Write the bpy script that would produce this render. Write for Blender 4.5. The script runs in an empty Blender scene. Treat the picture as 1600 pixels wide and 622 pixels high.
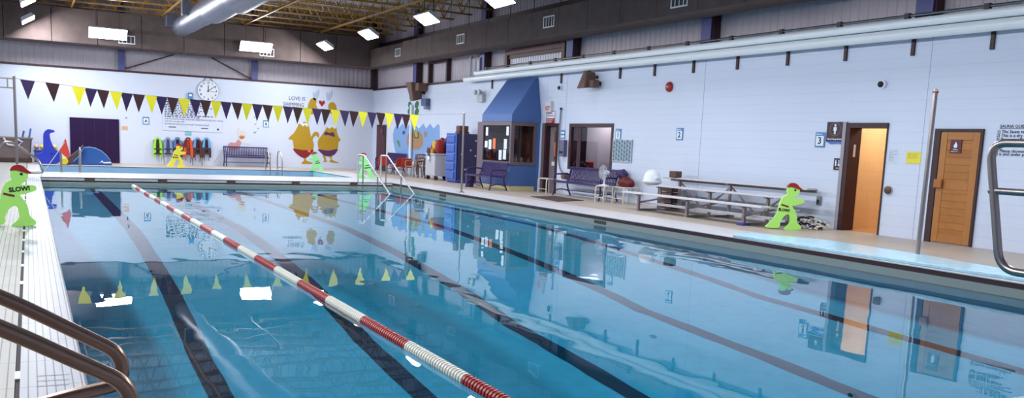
import bpy, bmesh, math, random
from mathutils import Vector, Matrix
random.seed(7)
C = bpy.context.scene.collection
PI = math.pi

# ------------------------------------------------------------------ camera model (calibrated)
FPX, CX, CY = 1355.0, 800.0, 411.8
YAW, PITCH, ROLL = 0.5092, -0.13545, 0.04177
EYE = Vector((0, 0, 1.45))
_fw = Vector((math.sin(YAW)*math.cos(PITCH), math.cos(YAW)*math.cos(PITCH), math.sin(PITCH)))
_r0 = Vector((math.cos(YAW), -math.sin(YAW), 0)); _u0 = _r0.cross(_fw)
_r = _r0*math.cos(ROLL)+_u0*math.sin(ROLL); _u = -_r0*math.sin(ROLL)+_u0*math.cos(ROLL)
def ray(x, y): return _r*((x-CX)/FPX) - _u*((y-CY)/FPX) + _fw
def onX(x, y, X):
    d = ray(x, y); return EYE + d*(X/d.x)
def onY(x, y, Y):
    d = ray(x, y); return EYE + d*(Y/d.y)
def onZ(x, y, z=0.0):
    d = ray(x, y); return EYE + d*((z-EYE.z)/d.z)
WR, WF = 14.55, 40.4          # planes of the two visible walls
WATER = -0.2
WFS, WRS = WF-.003, WR-.003      # just clear of the painted walls

cam = bpy.data.cameras.new('camera'); cam.sensor_width = 36; cam.lens = FPX/1600*36
cam.shift_x = 0.0; cam.shift_y = (CY-311.0)/1600.0; cam.clip_start = 0.05; cam.clip_end = 200
co = bpy.data.objects.new('camera', cam); C.objects.link(co)
M = Matrix(((_r.x, _u.x, -_fw.x), (_r.y, _u.y, -_fw.y), (_r.z, _u.z, -_fw.z))).to_4x4()
M.translation = EYE; co.matrix_world = M
bpy.context.scene.camera = co

# ------------------------------------------------------------------ materials
def lin(c):
    return tuple(((v/255)/12.92 if v/255 <= .04045 else ((v/255+.055)/1.055)**2.4) for v in c)
MATS = {}
def mat(name, rgb, rough=.5, metal=0.0, var=.08, scale=4.0, bump=0.0, spec=.5, coat=0.0):
    if name in MATS: return MATS[name]
    m = bpy.data.materials.new(name); m.use_nodes = True; nt = m.node_tree
    b = nt.nodes['Principled BSDF']
    b.inputs['Roughness'].default_value = rough; b.inputs['Metallic'].default_value = metal
    b.inputs['Specular IOR Level'].default_value = spec
    b.inputs['Coat Weight'].default_value = coat
    g = nt.nodes.new('ShaderNodeNewGeometry')
    n = nt.nodes.new('ShaderNodeTexNoise'); n.inputs['Scale'].default_value = scale; n.inputs['Detail'].default_value = 4
    nt.links.new(g.outputs['Position'], n.inputs['Vector'])
    mx = nt.nodes.new('ShaderNodeMix'); mx.data_type = 'RGBA'
    c = lin(rgb)
    mx.inputs['A'].default_value = tuple(v*(1-var) for v in c)+(1,)
    mx.inputs['B'].default_value = tuple(min(1, v*(1+var)) for v in c)+(1,)
    nt.links.new(n.outputs['Fac'], mx.inputs['Factor'])
    nt.links.new(mx.outputs['Result'], b.inputs['Base Color'])
    if bump:
        bp = nt.nodes.new('ShaderNodeBump'); bp.inputs['Strength'].default_value = bump; bp.inputs['Distance'].default_value = .01
        nt.links.new(n.outputs['Fac'], bp.inputs['Height']); nt.links.new(bp.outputs['Normal'], b.inputs['Normal'])
    MATS[name] = m; return m
def brick_mat(name, rgb, mortar, axes, bw, bh, msize, rough=.5, var=.05, offset=.5, nscale=1.5, nvar=.05, spec=.5, bump=.0):
    """tiles / blocks laid on two world axes"""
    m = bpy.data.materials.new(name); m.use_nodes = True; nt = m.node_tree
    b = nt.nodes['Principled BSDF']; b.inputs['Roughness'].default_value = rough; b.inputs['Specular IOR Level'].default_value = spec
    g = nt.nodes.new('ShaderNodeNewGeometry'); s = nt.nodes.new('ShaderNodeSeparateXYZ'); cb = nt.nodes.new('ShaderNodeCombineXYZ')
    nt.links.new(g.outputs['Position'], s.inputs[0])
    nt.links.new(s.outputs[axes[0]], cb.inputs[0]); nt.links.new(s.outputs[axes[1]], cb.inputs[1])
    br = nt.nodes.new('ShaderNodeTexBrick'); br.offset = offset
    br.inputs['Scale'].default_value = 1; br.inputs['Brick Width'].default_value = bw; br.inputs['Row Height'].default_value = bh
    br.inputs['Mortar Size'].default_value = msize; br.inputs['Mortar Smooth'].default_value = .2
    c = lin(rgb)
    br.inputs['Color1'].default_value = tuple(v*(1-var) for v in c)+(1,); br.inputs['Color2'].default_value = tuple(min(1, v*(1+var)) for v in c)+(1,)
    br.inputs['Mortar'].default_value = lin(mortar)+(1,)
    nt.links.new(cb.outputs[0], br.inputs['Vector'])
    n = nt.nodes.new('ShaderNodeTexNoise'); n.inputs['Scale'].default_value = nscale; n.inputs['Detail'].default_value = 5
    nt.links.new(g.outputs['Position'], n.inputs['Vector'])
    mr = nt.nodes.new('ShaderNodeMapRange'); mr.inputs['To Min'].default_value = 1-nvar*2; mr.inputs['To Max'].default_value = 1+nvar*2
    nt.links.new(n.outputs['Fac'], mr.inputs['Value'])
    mx = nt.nodes.new('ShaderNodeMix'); mx.data_type = 'RGBA'; mx.blend_type = 'MULTIPLY'; mx.inputs['Factor'].default_value = 1
    nt.links.new(br.outputs['Color'], mx.inputs['A']); nt.links.new(mr.outputs['Result'], mx.inputs['B'])
    nt.links.new(mx.outputs['Result'], b.inputs['Base Color'])
    if bump:
        bp = nt.nodes.new('ShaderNodeBump'); bp.inputs['Strength'].default_value = bump; bp.inputs['Distance'].default_value = .004; bp.invert = True
        nt.links.new(br.outputs['Fac'], bp.inputs['Height']); nt.links.new(bp.outputs['Normal'], b.inputs['Normal'])
    return m
def emit_mat(name, rgb, strength):
    m = bpy.data.materials.new(name); m.use_nodes = True; nt = m.node_tree
    nt.nodes.clear(); o = nt.nodes.new('ShaderNodeOutputMaterial'); e = nt.nodes.new('ShaderNodeEmission')
    e.inputs[0].default_value = lin(rgb)+(1,); e.inputs[1].default_value = strength
    nt.links.new(e.outputs[0], o.inputs[0]); return m
def glass_mat(name, tint=(235, 240, 245), rough=.0):
    m = bpy.data.materials.new(name); m.use_nodes = True; nt = m.node_tree
    nt.nodes.clear(); o = nt.nodes.new('ShaderNodeOutputMaterial')
    t = nt.nodes.new('ShaderNodeBsdfTransparent'); t.inputs[0].default_value = lin(tint)+(1,)
    gl = nt.nodes.new('ShaderNodeBsdfGlossy'); gl.inputs['Roughness'].default_value = rough
    lw = nt.nodes.new('ShaderNodeLayerWeight'); lw.inputs['Blend'].default_value = .5
    pw = nt.nodes.new('ShaderNodeMath'); pw.operation = 'POWER'; pw.inputs[1].default_value = 5; nt.links.new(lw.outputs['Facing'], pw.inputs[0])
    fr = nt.nodes.new('ShaderNodeMath'); fr.operation = 'MULTIPLY_ADD'; fr.inputs[1].default_value = .95; fr.inputs[2].default_value = .04; nt.links.new(pw.outputs[0], fr.inputs[0])
    mx = nt.nodes.new('ShaderNodeMixShader')
    nt.links.new(fr.outputs[0], mx.inputs[0]); nt.links.new(t.outputs[0], mx.inputs[1]); nt.links.new(gl.outputs[0], mx.inputs[2])
    nt.links.new(mx.outputs[0], o.inputs[0]); return m

m_wallR = brick_mat('painted_block_right', (208, 217, 236), (198, 208, 230), ('Y', 'Z'), 40, .2, .006, .45, .004, .5, .8, .02, .3, .12)
m_wallF = brick_mat('painted_block_far', (208, 215, 232), (202, 209, 228), ('X', 'Z'), 40, .2, .004, .45, .004, .5, .8, .02, .3, .08)
m_sidR = mat('grey_lavender_siding', (186, 176, 186), .6, 0, .05, 2)
m_maroon = mat('dark_maroon_paint', (52, 22, 30), .5)
m_bluecol = mat('blue_violet_steel', (70, 74, 130), .45)
m_bulk = mat('brown_grey_ductboard', (92, 77, 74), .85, 0, .38, 3.0, .3)
m_deck = brick_mat('tan_deck_tile', (176, 162, 148), (160, 147, 134), ('X', 'Y'), .3, .3, .006, .42, .03, 0, 1.2, .08, .5)
m_deckpale = brick_mat('pale_deck_and_sheen', (196, 193, 196), (176, 173, 175), ('X', 'Y'), .15, .15, .004, .35, .03, 0, 1.0, .05, .5)
m_tileL = brick_mat('white_grooved_tile', (180, 182, 189), (112, 110, 114), ('Y', 'X'), .6, .045, .004, .32, .02, 0, 2.0, .05, .5, .5)
m_drain = mat('dark_drain', (58, 50, 58), .7)
m_coping = mat('coping_grey_green', (150, 156, 150), .4, 0, .05, 3)
m_black = mat('black_plastic', (22, 20, 24), .5)
m_pool = brick_mat('pool_mosaic', (150, 206, 220), (153, 208, 221), ('X', 'Y'), .15, .15, .006, .5, .05, 0, .5, .06)
m_poolw = brick_mat('pool_wall_mosaic', (150, 206, 220), (153, 208, 221), ('Y', 'Z'), .15, .15, .006, .5, .05, 0, .5, .06)
m_lane = brick_mat('black_lane_tile', (28, 34, 60), (40, 48, 76), ('X', 'Y'), .05, .05, .003, .5, .08, 0)
m_steel = mat('brushed_steel', (168, 158, 154), .3, 1.0, .06, 20)
m_brownsteel = mat('stained_steel', (150, 122, 108), .28, 1.0, .10, 12)
m_whitemetal = mat('white_painted_metal', (206, 212, 220), .35)
m_tube = mat('white_tube', (234, 240, 244), .3, 0, .03, 2, 0, .6)
m_galv = mat('galvanised_steel', (112, 115, 130), .42, .7, .1, 6)
m_yellow = mat('yellow_joist_paint', (160, 112, 34), .5, 0, .15, 3)
m_roof = mat('roof_deck_steel', (168, 170, 178), .6, 0, .08, 1)
m_purple = mat('purple_plastisol', (50, 30, 92), .35, 0, .1, 8)
m_alu = mat('aluminium', (206, 204, 210), .4, .15, .05, 10)
m_aludark = mat('aluminium_dark', (140, 130, 132), .5, .2, .1, 10)
m_blue = mat('blue_booth_paint', (68, 100, 158), .5, 0, .04, 1.5)
m_mauve = mat('mauve_frame_paint', (104, 90, 98), .45)
m_cream = mat('cream_kick_plate', (198, 188, 140), .5)
m_darkin = mat('dark_interior', (88, 66, 62), .7)
m_wood = brick_mat('knotty_pine', (168, 108, 48), (112, 64, 28), ('Z', 'Y'), .13, 3, .004, .45, .08, 0, 4, .14, .4)
m_pine = mat('pine_frame', (170, 110, 50), .45, 0, .14, 5)
m_peach = brick_mat('peach_tile', (226, 194, 152), (214, 182, 140), ('X', 'Z'), .3, .2, .004, .5, .02, .5, .8, .03)
m_white = mat('white_plastic', (225, 228, 232), .4, 0, .03)
m_green = mat('safety_green', (180, 244, 118), .45, 0, .03)
m_palegreen = mat('pale_safety_green', (150, 240, 150), .45, 0, .03)
m_yel = mat('safety_yellow', (240, 230, 70), .45, 0, .03)
m_red = mat('dark_red', (160, 28, 26), .45)
m_flagy = mat('pennant_yellow', (240, 226, 30), .55, 0, .04)
m_flagp = mat('pennant_purple', (48, 22, 74), .55, 0, .04)
m_flagm = mat('pennant_maroon', (58, 18, 22), .55, 0, .04)
m_lred = mat('lane_float_red', (168, 44, 40), .4)
m_lwht = mat('lane_float_white', (226, 224, 210), .4)
m_signblue = mat('sign_blue', (74, 132, 186), .45)
m_signwhite = mat('sign_white', (224, 232, 242), .45)
m_signdark = mat('sign_dark', (50, 20, 34), .45)
m_letter = mat('letter_dark', (44, 40, 60), .6)
m_lens = emit_mat('lamp_lens', (236, 242, 255), 22.0)

# ------------------------------------------------------------------ mesh builder
class MB:
    def __init__(s): s.v = []; s.f = []; s.nb = 0
    def add(s, vs, fs):
        b = len(s.v); s.v += [Vector(x) for x in vs]; s.f += [tuple(b+i for i in f) for f in fs]; return s
    def box(s, x0, x1, y0, y1, z0, z1):
        e = .0004*(s.nb % 7); s.nb += 1     # no two faces of one mesh share a plane
        x0 += e; x1 -= e; y0 += e; y1 -= e; z0 += e; z1 -= e
        return s.add([(x0,y0,z0),(x1,y0,z0),(x1,y1,z0),(x0,y1,z0),(x0,y0,z1),(x1,y0,z1),(x1,y1,z1),(x0,y1,z1)],
                     [(3,2,1,0),(4,5,6,7),(0,1,5,4),(1,2,6,5),(2,3,7,6),(3,0,4,7)])
    def hexa(s, p): # 8 points: bottom 4 ccw, top 4
        return s.add(p, [(3,2,1,0),(4,5,6,7),(0,1,5,4),(1,2,6,5),(2,3,7,6),(3,0,4,7)])
    def cyl(s, p, q, r, r2=None, n=12, caps=True):
        p = Vector(p); q = Vector(q); r2 = r if r2 is None else r2
        d = (q-p).normalized(); a = d.orthogonal().normalized(); b = d.cross(a)
        vs = []
        for c, R in ((p, r), (q, r2)):
            for i in range(n):
                t = 2*PI*i/n; vs.append(c+(a*math.cos(t)+b*math.sin(t))*R)
        fs = [(i, (i+1) % n, n+(i+1) % n, n+i) for i in range(n)]
        if caps: fs += [tuple(range(n-1, -1, -1)), tuple(range(n, 2*n))]
        return s.add(vs, fs)
    def bar(s, p, q, w, h, up=(0,0,1)):
        p = Vector(p); q = Vector(q); d = (q-p).normalized(); up = Vector(up)
        if abs(d.dot(up)) > .98: up = Vector((0,1,0))
        a = d.cross(up).normalized(); b = a.cross(d)
        a *= w/2; b *= h/2
        return s.hexa([p-a-b, p+a-b, p+a+b, p-a+b, q-a-b, q+a-b, q+a+b, q-a+b])
    def tube(s, pts, r, n=12, rs=None):
        pts = [Vector(p) for p in pts]; vs = []; ref = None
        for i, p in enumerate(pts):
            d = (pts[min(i+1, len(pts)-1)]-pts[max(i-1, 0)]).normalized()
            if ref is None: ref = d.orthogonal().normalized()
            ref = (ref-d*ref.dot(d)).normalized(); b = d.cross(ref)
            R = rs[i] if rs else r
            for k in range(n):
                t = 2*PI*k/n; vs.append(p+(ref*math.cos(t)+b*math.sin(t))*R)
        fs = []
        for i in range(len(pts)-1):
            for k in range(n): fs.append((i*n+k, i*n+(k+1) % n, (i+1)*n+(k+1) % n, (i+1)*n+k))
        fs += [tuple(range(n-1, -1, -1)), tuple(range((len(pts)-1)*n, len(pts)*n))]
        return s.add(vs, fs)
    def prism(s, poly, y0, y1):   # polygon in x,z extruded along y
        n = len(poly)
        a = sum(poly[i][0]*poly[(i+1) % n][1]-poly[(i+1) % n][0]*poly[i][1] for i in range(n))
        if a < 0: poly = poly[::-1]
        vs = [(x, y0, z) for x, z in poly]+[(x, y1, z) for x, z in poly]
        fs = [tuple(range(n)), tuple(range(2*n-1, n-1, -1))]+[((i+1) % n, i, n+i, n+(i+1) % n) for i in range(n)]
        return s.add(vs, fs)
    def lathe(s, prof, c=(0,0,0), n=20, axis='z'):
        c = Vector(c); vs = []
        for r, h in prof:
            for k in range(n):
                t = 2*PI*k/n; x, y = r*math.cos(t), r*math.sin(t)
                vs.append(c+Vector({'z': (x, y, h), 'y': (x, h, y), 'x': (h, x, y)}[axis]))
        m = len(prof)
        fs = [(i*n+k, i*n+(k+1) % n, (i+1)*n+(k+1) % n, (i+1)*n+k) for i in range(m-1) for k in range(n)]
        fs += [tuple(range(n-1, -1, -1)), tuple(range((m-1)*n, m*n))]
        return s.add(vs, fs)
    def ball(s, c, rx, ry=None, rz=None, n=14, m=8):
        ry = rx if ry is None else ry; rz = rx if rz is None else rz
        vs = []
        for i in range(m+1):
            ph = -PI/2+PI*i/m
            if i == 0: ph += .05
            if i == m: ph -= .05
            for k in range(n):
                t = 2*PI*k/n; vs.append((c[0]+rx*math.cos(ph)*math.cos(t), c[1]+ry*math.cos(ph)*math.sin(t), c[2]+rz*math.sin(ph)))
        fs = [(i*n+k, i*n+(k+1) % n, (i+1)*n+(k+1) % n, (i+1)*n+k) for i in range(m) for k in range(n)]
        fs += [tuple(range(n-1, -1, -1)), tuple(range(m*n, (m+1)*n))]
        return s.add(vs, fs)
    def build(s, name, m, parent=None, smooth=False, bevel=0.0, seg=2):
        me = bpy.data.meshes.new(name); me.from_pydata(s.v, [], s.f); me.validate()
        bm = bmesh.new(); bm.from_mesh(me); bmesh.ops.recalc_face_normals(bm, faces=bm.faces[:]); bm.to_mesh(me); bm.free()
        me.materials.append(m)
        o = bpy.data.objects.new(name, me); C.objects.link(o)
        if parent is not None: o.parent = parent
        if smooth:
            for p in me.polygons: p.use_smooth = True
            try:
                me.set_sharp_from_angle(angle=math.radians(40))
            except Exception: pass
        if bevel:
            md = o.modifiers.new('bevel', 'BEVEL'); md.width = bevel; md.segments = seg; md.limit_method = 'ANGLE'
        return o
def smooth_path(pts, n=6):
    """Catmull-Rom through the points"""
    P = [Vector(p) for p in pts]; out = []
    for i in range(len(P)-1):
        p0 = P[max(i-1, 0)]; p1 = P[i]; p2 = P[i+1]; p3 = P[min(i+2, len(P)-1)]
        for k in range(n):
            t = k/n
            out.append(.5*((2*p1)+(p2-p0)*t+(2*p0-5*p1+4*p2-p3)*t*t+(3*p1-p0-3*p2+p3)*t**3))
    out.append(P[-1]); return out
def round_path(pts, rad, n=6):
    """polyline with rounded corners"""
    P = [Vector(p) for p in pts]; out = [P[0]]
    for i in range(1, len(P)-1):
        a = (P[i-1]-P[i]); b = (P[i+1]-P[i]); r = min(rad, a.length*.49, b.length*.49)
        s = P[i]+a.normalized()*r; e = P[i]+b.normalized()*r
        for k in range(n+1):
            t = k/n; out.append(s*(1-t)**2+P[i]*2*t*(1-t)+e*t*t)
    out.append(P[-1]); return out
def tag(o, label, cat, group=None, kind=None):
    o['label'] = label; o['category'] = cat
    if group: o['group'] = group
    if kind: o['kind'] = kind
    return o
def thing(name, label, cat, loc=(0,0,0), rz=0.0, group=None):
    o = bpy.data.objects.new(name, None); C.objects.link(o); o.location = loc; o.rotation_euler = (0, 0, rz); o.empty_display_size = .2
    return tag(o, label, cat, group)
def struct(name, mb, m, parent=None, **k):
    o = mb.build(name, m, parent, **k)
    if parent is None: o['kind'] = 'structure'
    return o
def children(o): return [c for c in bpy.data.objects if c.parent == o]
def copy_tree(o, parent=None):
    c = o.copy(); C.objects.link(c); c.parent = parent
    for ch in children(o): copy_tree(ch, c)
    return c
def text(name, s, size, m, parent, loc=(0,0,0), align='CENTER', ext=.002, back=False, sx=1.0, bold=0.0):
    """lettering standing in the local XZ plane, read from -Y (or +Y when back)"""
    cu = bpy.data.curves.new(name, 'FONT'); cu.body = s; cu.size = size; cu.align_x = align; cu.align_y = 'CENTER'; cu.extrude = ext; cu.offset = bold; cu.resolution_u = 3
    t = bpy.data.objects.new(name, cu); C.objects.link(t)
    dg = bpy.context.evaluated_depsgraph_get()
    me = bpy.data.meshes.new_from_object(t.evaluated_get(dg)); bpy.data.objects.remove(t)
    me.transform(Matrix.Diagonal((sx, 1, 1, 1))); me.transform(Matrix.Rotation(PI/2, 4, 'X'))
    if back: me.transform(Matrix.Rotation(PI, 4, 'Z'))
    me.transform(Matrix.Translation(loc)); me.materials.clear(); me.materials.append(m)
    o = bpy.data.objects.new(name, me); C.objects.link(o); o.parent = parent; return o
def far_loc(px, py): # a point on the far wall
    p = onY(px, py, WF); return p
def right_loc(px, py):
    return onX(px, py, WR)
RZ = -PI/2     # turns a piece built for the far wall to the right-hand wall

# ================================================================== SETTING
def slab(x0, x1, y0, y1, z0=-.12, z1=0.0): return MB().box(x0, x1, y0, y1, z0, z1)
PX0, PX1, PY0, PY1 = .24, 10.85, 3.1, 28.1
SX0, SX1, SY0, SY1 = .3, 10.62, 31.5, 36.9
struct('floor_right', slab(12.05, WR+.3, -4, WF), m_deck)
struct('floor_far', slab(-.0875, 12.05, SY1+.05, WF), m_deck)
struct('floor_near', slab(-.0875, 12.05, -4, PY0-.05), m_deckpale)
struct('floor_middle', slab(-.0875, 12.05, PY1, SY0-.05), m_deckpale)
struct('floor_left', slab(-4, -.1125, -4, WF), brick_mat('cream_grooved_tile', (174, 171, 163), (112, 108, 103), ('Y', 'X'), .6, .05, .004, .4, .02, 0, 2.0, .05, .5, .5))
struct('trim_1', slab(-.0875, PX0, PY0, PY1), m_tileL)
struct('trim_2', slab(-.1125, -.0875, -4, WF, -.12, -.012), m_drain)
struct('trim_3', MB().box(PX1+.0, 12.05, PY0, PY1, -.014, 0), m_deckpale)  # paler band: sheen of light on the deck put into the tile colour
struct('trim_4', MB().box(-.0875, SX0-.05, SY0-.05, SY1+.05, -.12, 0).box(SX1+.05, 12.05, SY0-.05, SY1+.05, -.12, 0), m_deckpale)
b = MB()
y = -3.6
while y < 34:      # white bridges crossing the drain
    b.box(-.1145, -.0855, y, y+.18, -.011, .001); y += 1.15
struct('trim_5', b, m_white)

# pool basin
zs = [(PY0, -3.1), (9.6, -3.1), (16.6, -1.05), (PY1, -1.0)]
b = MB()
for (ya, za), (yb, zb) in zip(zs[:-1], zs[1:]):
    b.add([(PX0-.02, ya, za), (PX1+.02, ya, za), (PX1+.02, yb, zb), (PX0-.02, yb, zb)], [(0, 1, 2, 3)])
basin = struct('pool_floor', b, m_pool)
def wall_strip(x, top, name, m):
    b = MB()
    for (ya, za), (yb, zb) in zip(zs[:-1], zs[1:]):
        b.add([(x, ya, za), (x, yb, zb), (x, yb, top), (x, ya, top)], [(0, 1, 2, 3)])
    return struct(name, b, m)
wall_strip(PX0, -.03, 'pool_wall_left', m_poolw); wall_strip(PX1, -.2, 'pool_wall_right', m_poolw)
struct('pool_wall_near', MB().box(PX0, PX1, PY0-.05, PY0, -3.1, -.0), m_poolw)
struct('pool_wall_far', MB().box(PX0, PX1, PY1, PY1+.05, -1.1, -.2), m_poolw)
# coping faces with the dark overflow slot under the deck edge
struct('trim_6', MB().box(PX1, PX1+.1, PY0, PY1, -.32, -.085), m_coping)
struct('trim_7', MB().box(PX0, PX1+.1, PY1, PY1+.1, -.32, -.085), m_coping)
struct('trim_8', MB().box(PX1+.03, PX1+.1, PY0, PY1+.1, -.085, -.014).box(PX0, PX1+.1, PY1+.03, PY1+.1, -.085, -.014), m_maroon)
struct('trim_9', MB().box(PX0-.02, PX1+.1, PY1, PY1+.12, -.014, .0), m_deckpale)
struct('trim_10', MB().box(PX0, PX0+.015, PY0, PY1, -.25, -.02), mat('dark_blue_edge_tile', (70, 84, 112), .4))
m_lines = [1.55, 3.4, 5.4, 7.5, 9.75]
for x in m_lines:
    b = MB(); w = .118
    zz = lambda y: next(za+(zb-za)*(y-ya)/(yb-ya) for (ya, za), (yb, zb) in zip(zs[:-1], zs[1:]) if ya <= y <= yb)+.004
    ys = [PY0+1.2, 9.6, 16.6, PY1-1.2]
    for ya, yb in zip(ys[:-1], ys[1:]):
        b.add([(x-w, ya, zz(ya)), (x+w, ya, zz(ya)), (x+w, yb, zz(yb)), (x-w, yb, zz(yb))], [(0, 1, 2, 3)])
    b.add([(x-.45, ys[0]-.28, zz(ys[0])), (x+.45, ys[0]-.28, zz(ys[0])), (x+.45, ys[0], zz(ys[0])), (x-.45, ys[0], zz(ys[0]))], [(0, 1, 2, 3)])
    b.add([(x-.45, ys[3], zz(ys[3])), (x+.45, ys[3], zz(ys[3])), (x+.45, ys[3]+.28, zz(ys[3])+.002), (x-.45, ys[3]+.28, zz(ys[3])+.002)], [(0, 1, 2, 3)])
    o = b.build('floor_marking', m_lane); o['kind'] = 'structure'
# steps down into the far corner
b = MB()
for k in range(4): b.box(9.4, PX1, PY1-.42*(k+1), PY1-.42*k, -1.1, -.3-.19*k)
struct('pool_floor_step', b, m_poolw)
# brown inlets in the far coping and dark skimmer slots
for i, (px, py) in enumerate(((140, 281.5), (254, 283.3), (361, 284.8), (462, 286), (553, 287.5))):
    p = onY(px, py, PY1)
    o = MB().box(p.x-.13, p.x+.13, PY1-.012, PY1+.01, p.z-.05, p.z+.05).build('skimmer_grate', mat('skimmer_brown', (84, 62, 54), .6))
    tag(o, ['brown skimmer grate in far pool edge below the purple door', 'brown skimmer grate in far pool edge below the life vests',
            'brown skimmer grate in far pool edge below the far purple bench', 'brown skimmer grate in far pool edge below the red-trunked mural bather',
            'brown skimmer grate in far pool edge beside the stair rails'][i], 'grate', 'skimmer grates along the far pool edge')
for i, (px, py) in enumerate(((692, 303.5), (938, 345))):
    p = onX(px, py, PX1)
    o = MB().box(PX1-.012, PX1+.01, p.y-.22, p.y+.22, -.17, -.1).build('skimmer_slot', mat('skimmer_slot_dark', (54, 58, 50), .6))
    tag(o, ['small dark skimmer slot in pool edge in front of the upright blue mats', 'dark skimmer slot in pool edge in front of the fan'][i], 'slot', 'skimmer slots in the long pool edge')

# small pool beyond
b = MB().box(SX0-.02, SX1+.02, SY0, SY1, -1.0, -.95)
struct('small_pool_floor', b, m_pool)
struct('small_pool_wall_far', MB().box(SX0, SX1, SY1, SY1+.05, -1, -.001), mat('small_pool_tile', (150, 186, 220), .4))
struct('small_pool_wall_near', MB().box(SX0, SX1, SY0-.05, SY0, -1, -.001), m_poolw)
struct('small_pool_wall_left', MB().box(SX0-.05, SX0, SY0-.05, SY1+.05, -1, -.001), m_poolw)
struct('small_pool_wall_right', MB().box(SX1, SX1+.05, SY0-.05, SY1+.05, -1, -.001), m_poolw)
struct('trim_11', MB().box(SX0, SX1, SY1-.004, SY1+.05, -.028, -.005).box(SX1-.004, SX1+.05, SY0, SY1, -.028, -.005), mat('pool_edge_dark', (64, 70, 88), .5))

# faded print on the white tiles
b = MB(); rnd = random.Random(21)
for k, py in enumerate((588, 596, 604)):
    a = onZ(58, py); c = onZ(108, py-3); x = 0
    while x < 1:
        l = rnd.uniform(.03, .09); p = a.lerp(c, x); q = a.lerp(c, min(1, x+l)); b.bar((p.x, p.y, .0015), (q.x, q.y, .0015), .012, .001); x += l+.03
o = b.build('deck_lettering', mat('faded_print', (150, 156, 178), .6)); tag(o, 'faded small lettering on the white tiles under the close grab rails', 'lettering')

# water
def water_mat(name, rip=.03):
    m = bpy.data.materials.new(name); m.use_nodes = True; nt = m.node_tree; nt.nodes.clear()
    o = nt.nodes.new('ShaderNodeOutputMaterial')
    g = nt.nodes.new('ShaderNodeBsdfGlass'); g.inputs['IOR'].default_value = 1.333; g.inputs['Roughness'].default_value = 0
    g.inputs['Color'].default_value = (1, 1, 1, 1)
    ge = nt.nodes.new('ShaderNodeNewGeometry')
    mp = nt.nodes.new('ShaderNodeMapping'); mp.inputs['Scale'].default_value = (1.0, .6, 1)
    n = nt.nodes.new('ShaderNodeTexNoise'); n.inputs['Scale'].default_value = 1.6; n.inputs['Detail'].default_value = 1.5
    bp = nt.nodes.new('ShaderNodeBump'); bp.inputs['Strength'].default_value = 1.0; bp.inputs['Distance'].default_value = rip
    nt.links.new(ge.outputs['Position'], mp.inputs[0]); nt.links.new(mp.outputs[0], n.inputs['Vector'])
    nt.links.new(n.outputs['Fac'], bp.inputs['Height']); nt.links.new(bp.outputs['Normal'], g.inputs['Normal'])
    va = nt.nodes.new('ShaderNodeVolumeAbsorption'); va.inputs['Color'].default_value = (0.0, .81, .95, 1); va.inputs['Density'].default_value = .2
    nt.links.new(va.outputs[0], o.inputs['Volume'])
    nt.links.new(g.outputs[0], o.inputs['Surface']); return m
m_water = water_mat('pool_water', .004)
w = MB().add([(PX0, PY0, WATER), (PX1, PY0, WATER), (PX1, PY1, WATER), (PX0, PY1, WATER)], [(0, 1, 2, 3)]).build('pool_water', m_water)
w['kind'] = 'stuff'; w['label'] = 'still blue water filling the long lap pool'; w['category'] = 'water'
w2 = MB().add([(SX0, SY0, -.16), (SX1, SY0, -.16), (SX1, SY1, -.16), (SX0, SY1, -.16)], [(0, 1, 2, 3)]).build('small_pool_water', m_water)
w2['kind'] = 'stuff'; w2['label'] = 'pale water in the small pool beyond the lap pool'; w2['category'] = 'water'
for o in (w, w2):
    o.data.polygons.foreach_set('use_smooth', [True]*len(o.data.polygons)); o.cycles.is_caustics_caster = True
for o in bpy.data.objects:
    if o.name.startswith(('pool_floor', 'pool_wall', 'floor_marking', 'small_pool_floor', 'small_pool_wall')): o.cycles.is_caustics_receiver = True

# walls --------------------------------------------------------------
WT = 3.76
D1a, D1b, D1t = 11.35, 12.32, 2.18      # lit change-room doorway
W1a, W1b, W1z0, W1z1 = 20.46, 22.78, .8, 2.18   # big window
D0a, D0b = 23.42, 24.2                  # grey door beside the booth
b = MB(); T = .25
segs = [(-4, D1a, 0, WT), (D1a, D1b, D1t, WT), (D1b, W1a, 0, WT), (W1a, W1b, 0, W1z0), (W1a, W1b, W1z1, WT), (W1b, D0a, 0, WT), (D0a, D0b, 2.19, WT), (D0b, WF, 0, WT)]
for y0, y1, z0, z1 in segs: b.box(WR, WR+T, y0, y1, z0, z1)
struct('wall_right', b, m_wallR)
struct('wall_far', MB().box(-4, WR+T, WF, WF+T, 0, WT+.05), m_wallF)
struct('wall_left', MB().box(-4.25, -4, -4, WF+T, 0, 7), m_wallR)
struct('wall_near', MB().box(-4, WR+T, -4.25, -4, 0, 7), m_wallF)
def corrugated(L, h, pitch=.22, dep=.014):
    """profile along local x from 0..L, height h, ribs toward -y"""
    pts = []; x = 0
    while x < L:
        for dx, dy in ((0, 0), (.45*pitch, 0), (.55*pitch, -dep), (.9*pitch, -dep)): pts.append((min(x+dx, L), dy))
        x += pitch
    pts.append((L, 0))
    b = MB(); n = len(pts)
    b.add([(px, py, 0) for px, py in pts]+[(px, py, h) for px, py in pts], [(i, i+1, n+i+1, n+i) for i in range(n-1)])
    return b
o = struct('wall_far_siding', corrugated(WR+4.2, 3.3), m_sidR); o.location = (-4, WF+.2, WT)
o = struct('wall_right_siding', corrugated(WF+4, 3.3), m_sidR); o.location = (WR+.2, WF, WT); o.rotation_euler = (0, 0, -PI/2)
struct('trim_12', MB().box(-4, WR+.2, WF-.03, WF+.2, WT+.05, WT+.13), m_maroon)
struct('trim_13', MB().box(WR-.03, WR+.2, 29.8, WF, WT, WT+.09).box(WR-.01, WR+.2, -4, 29.8, WT, WT+.06), m_maroon)
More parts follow.
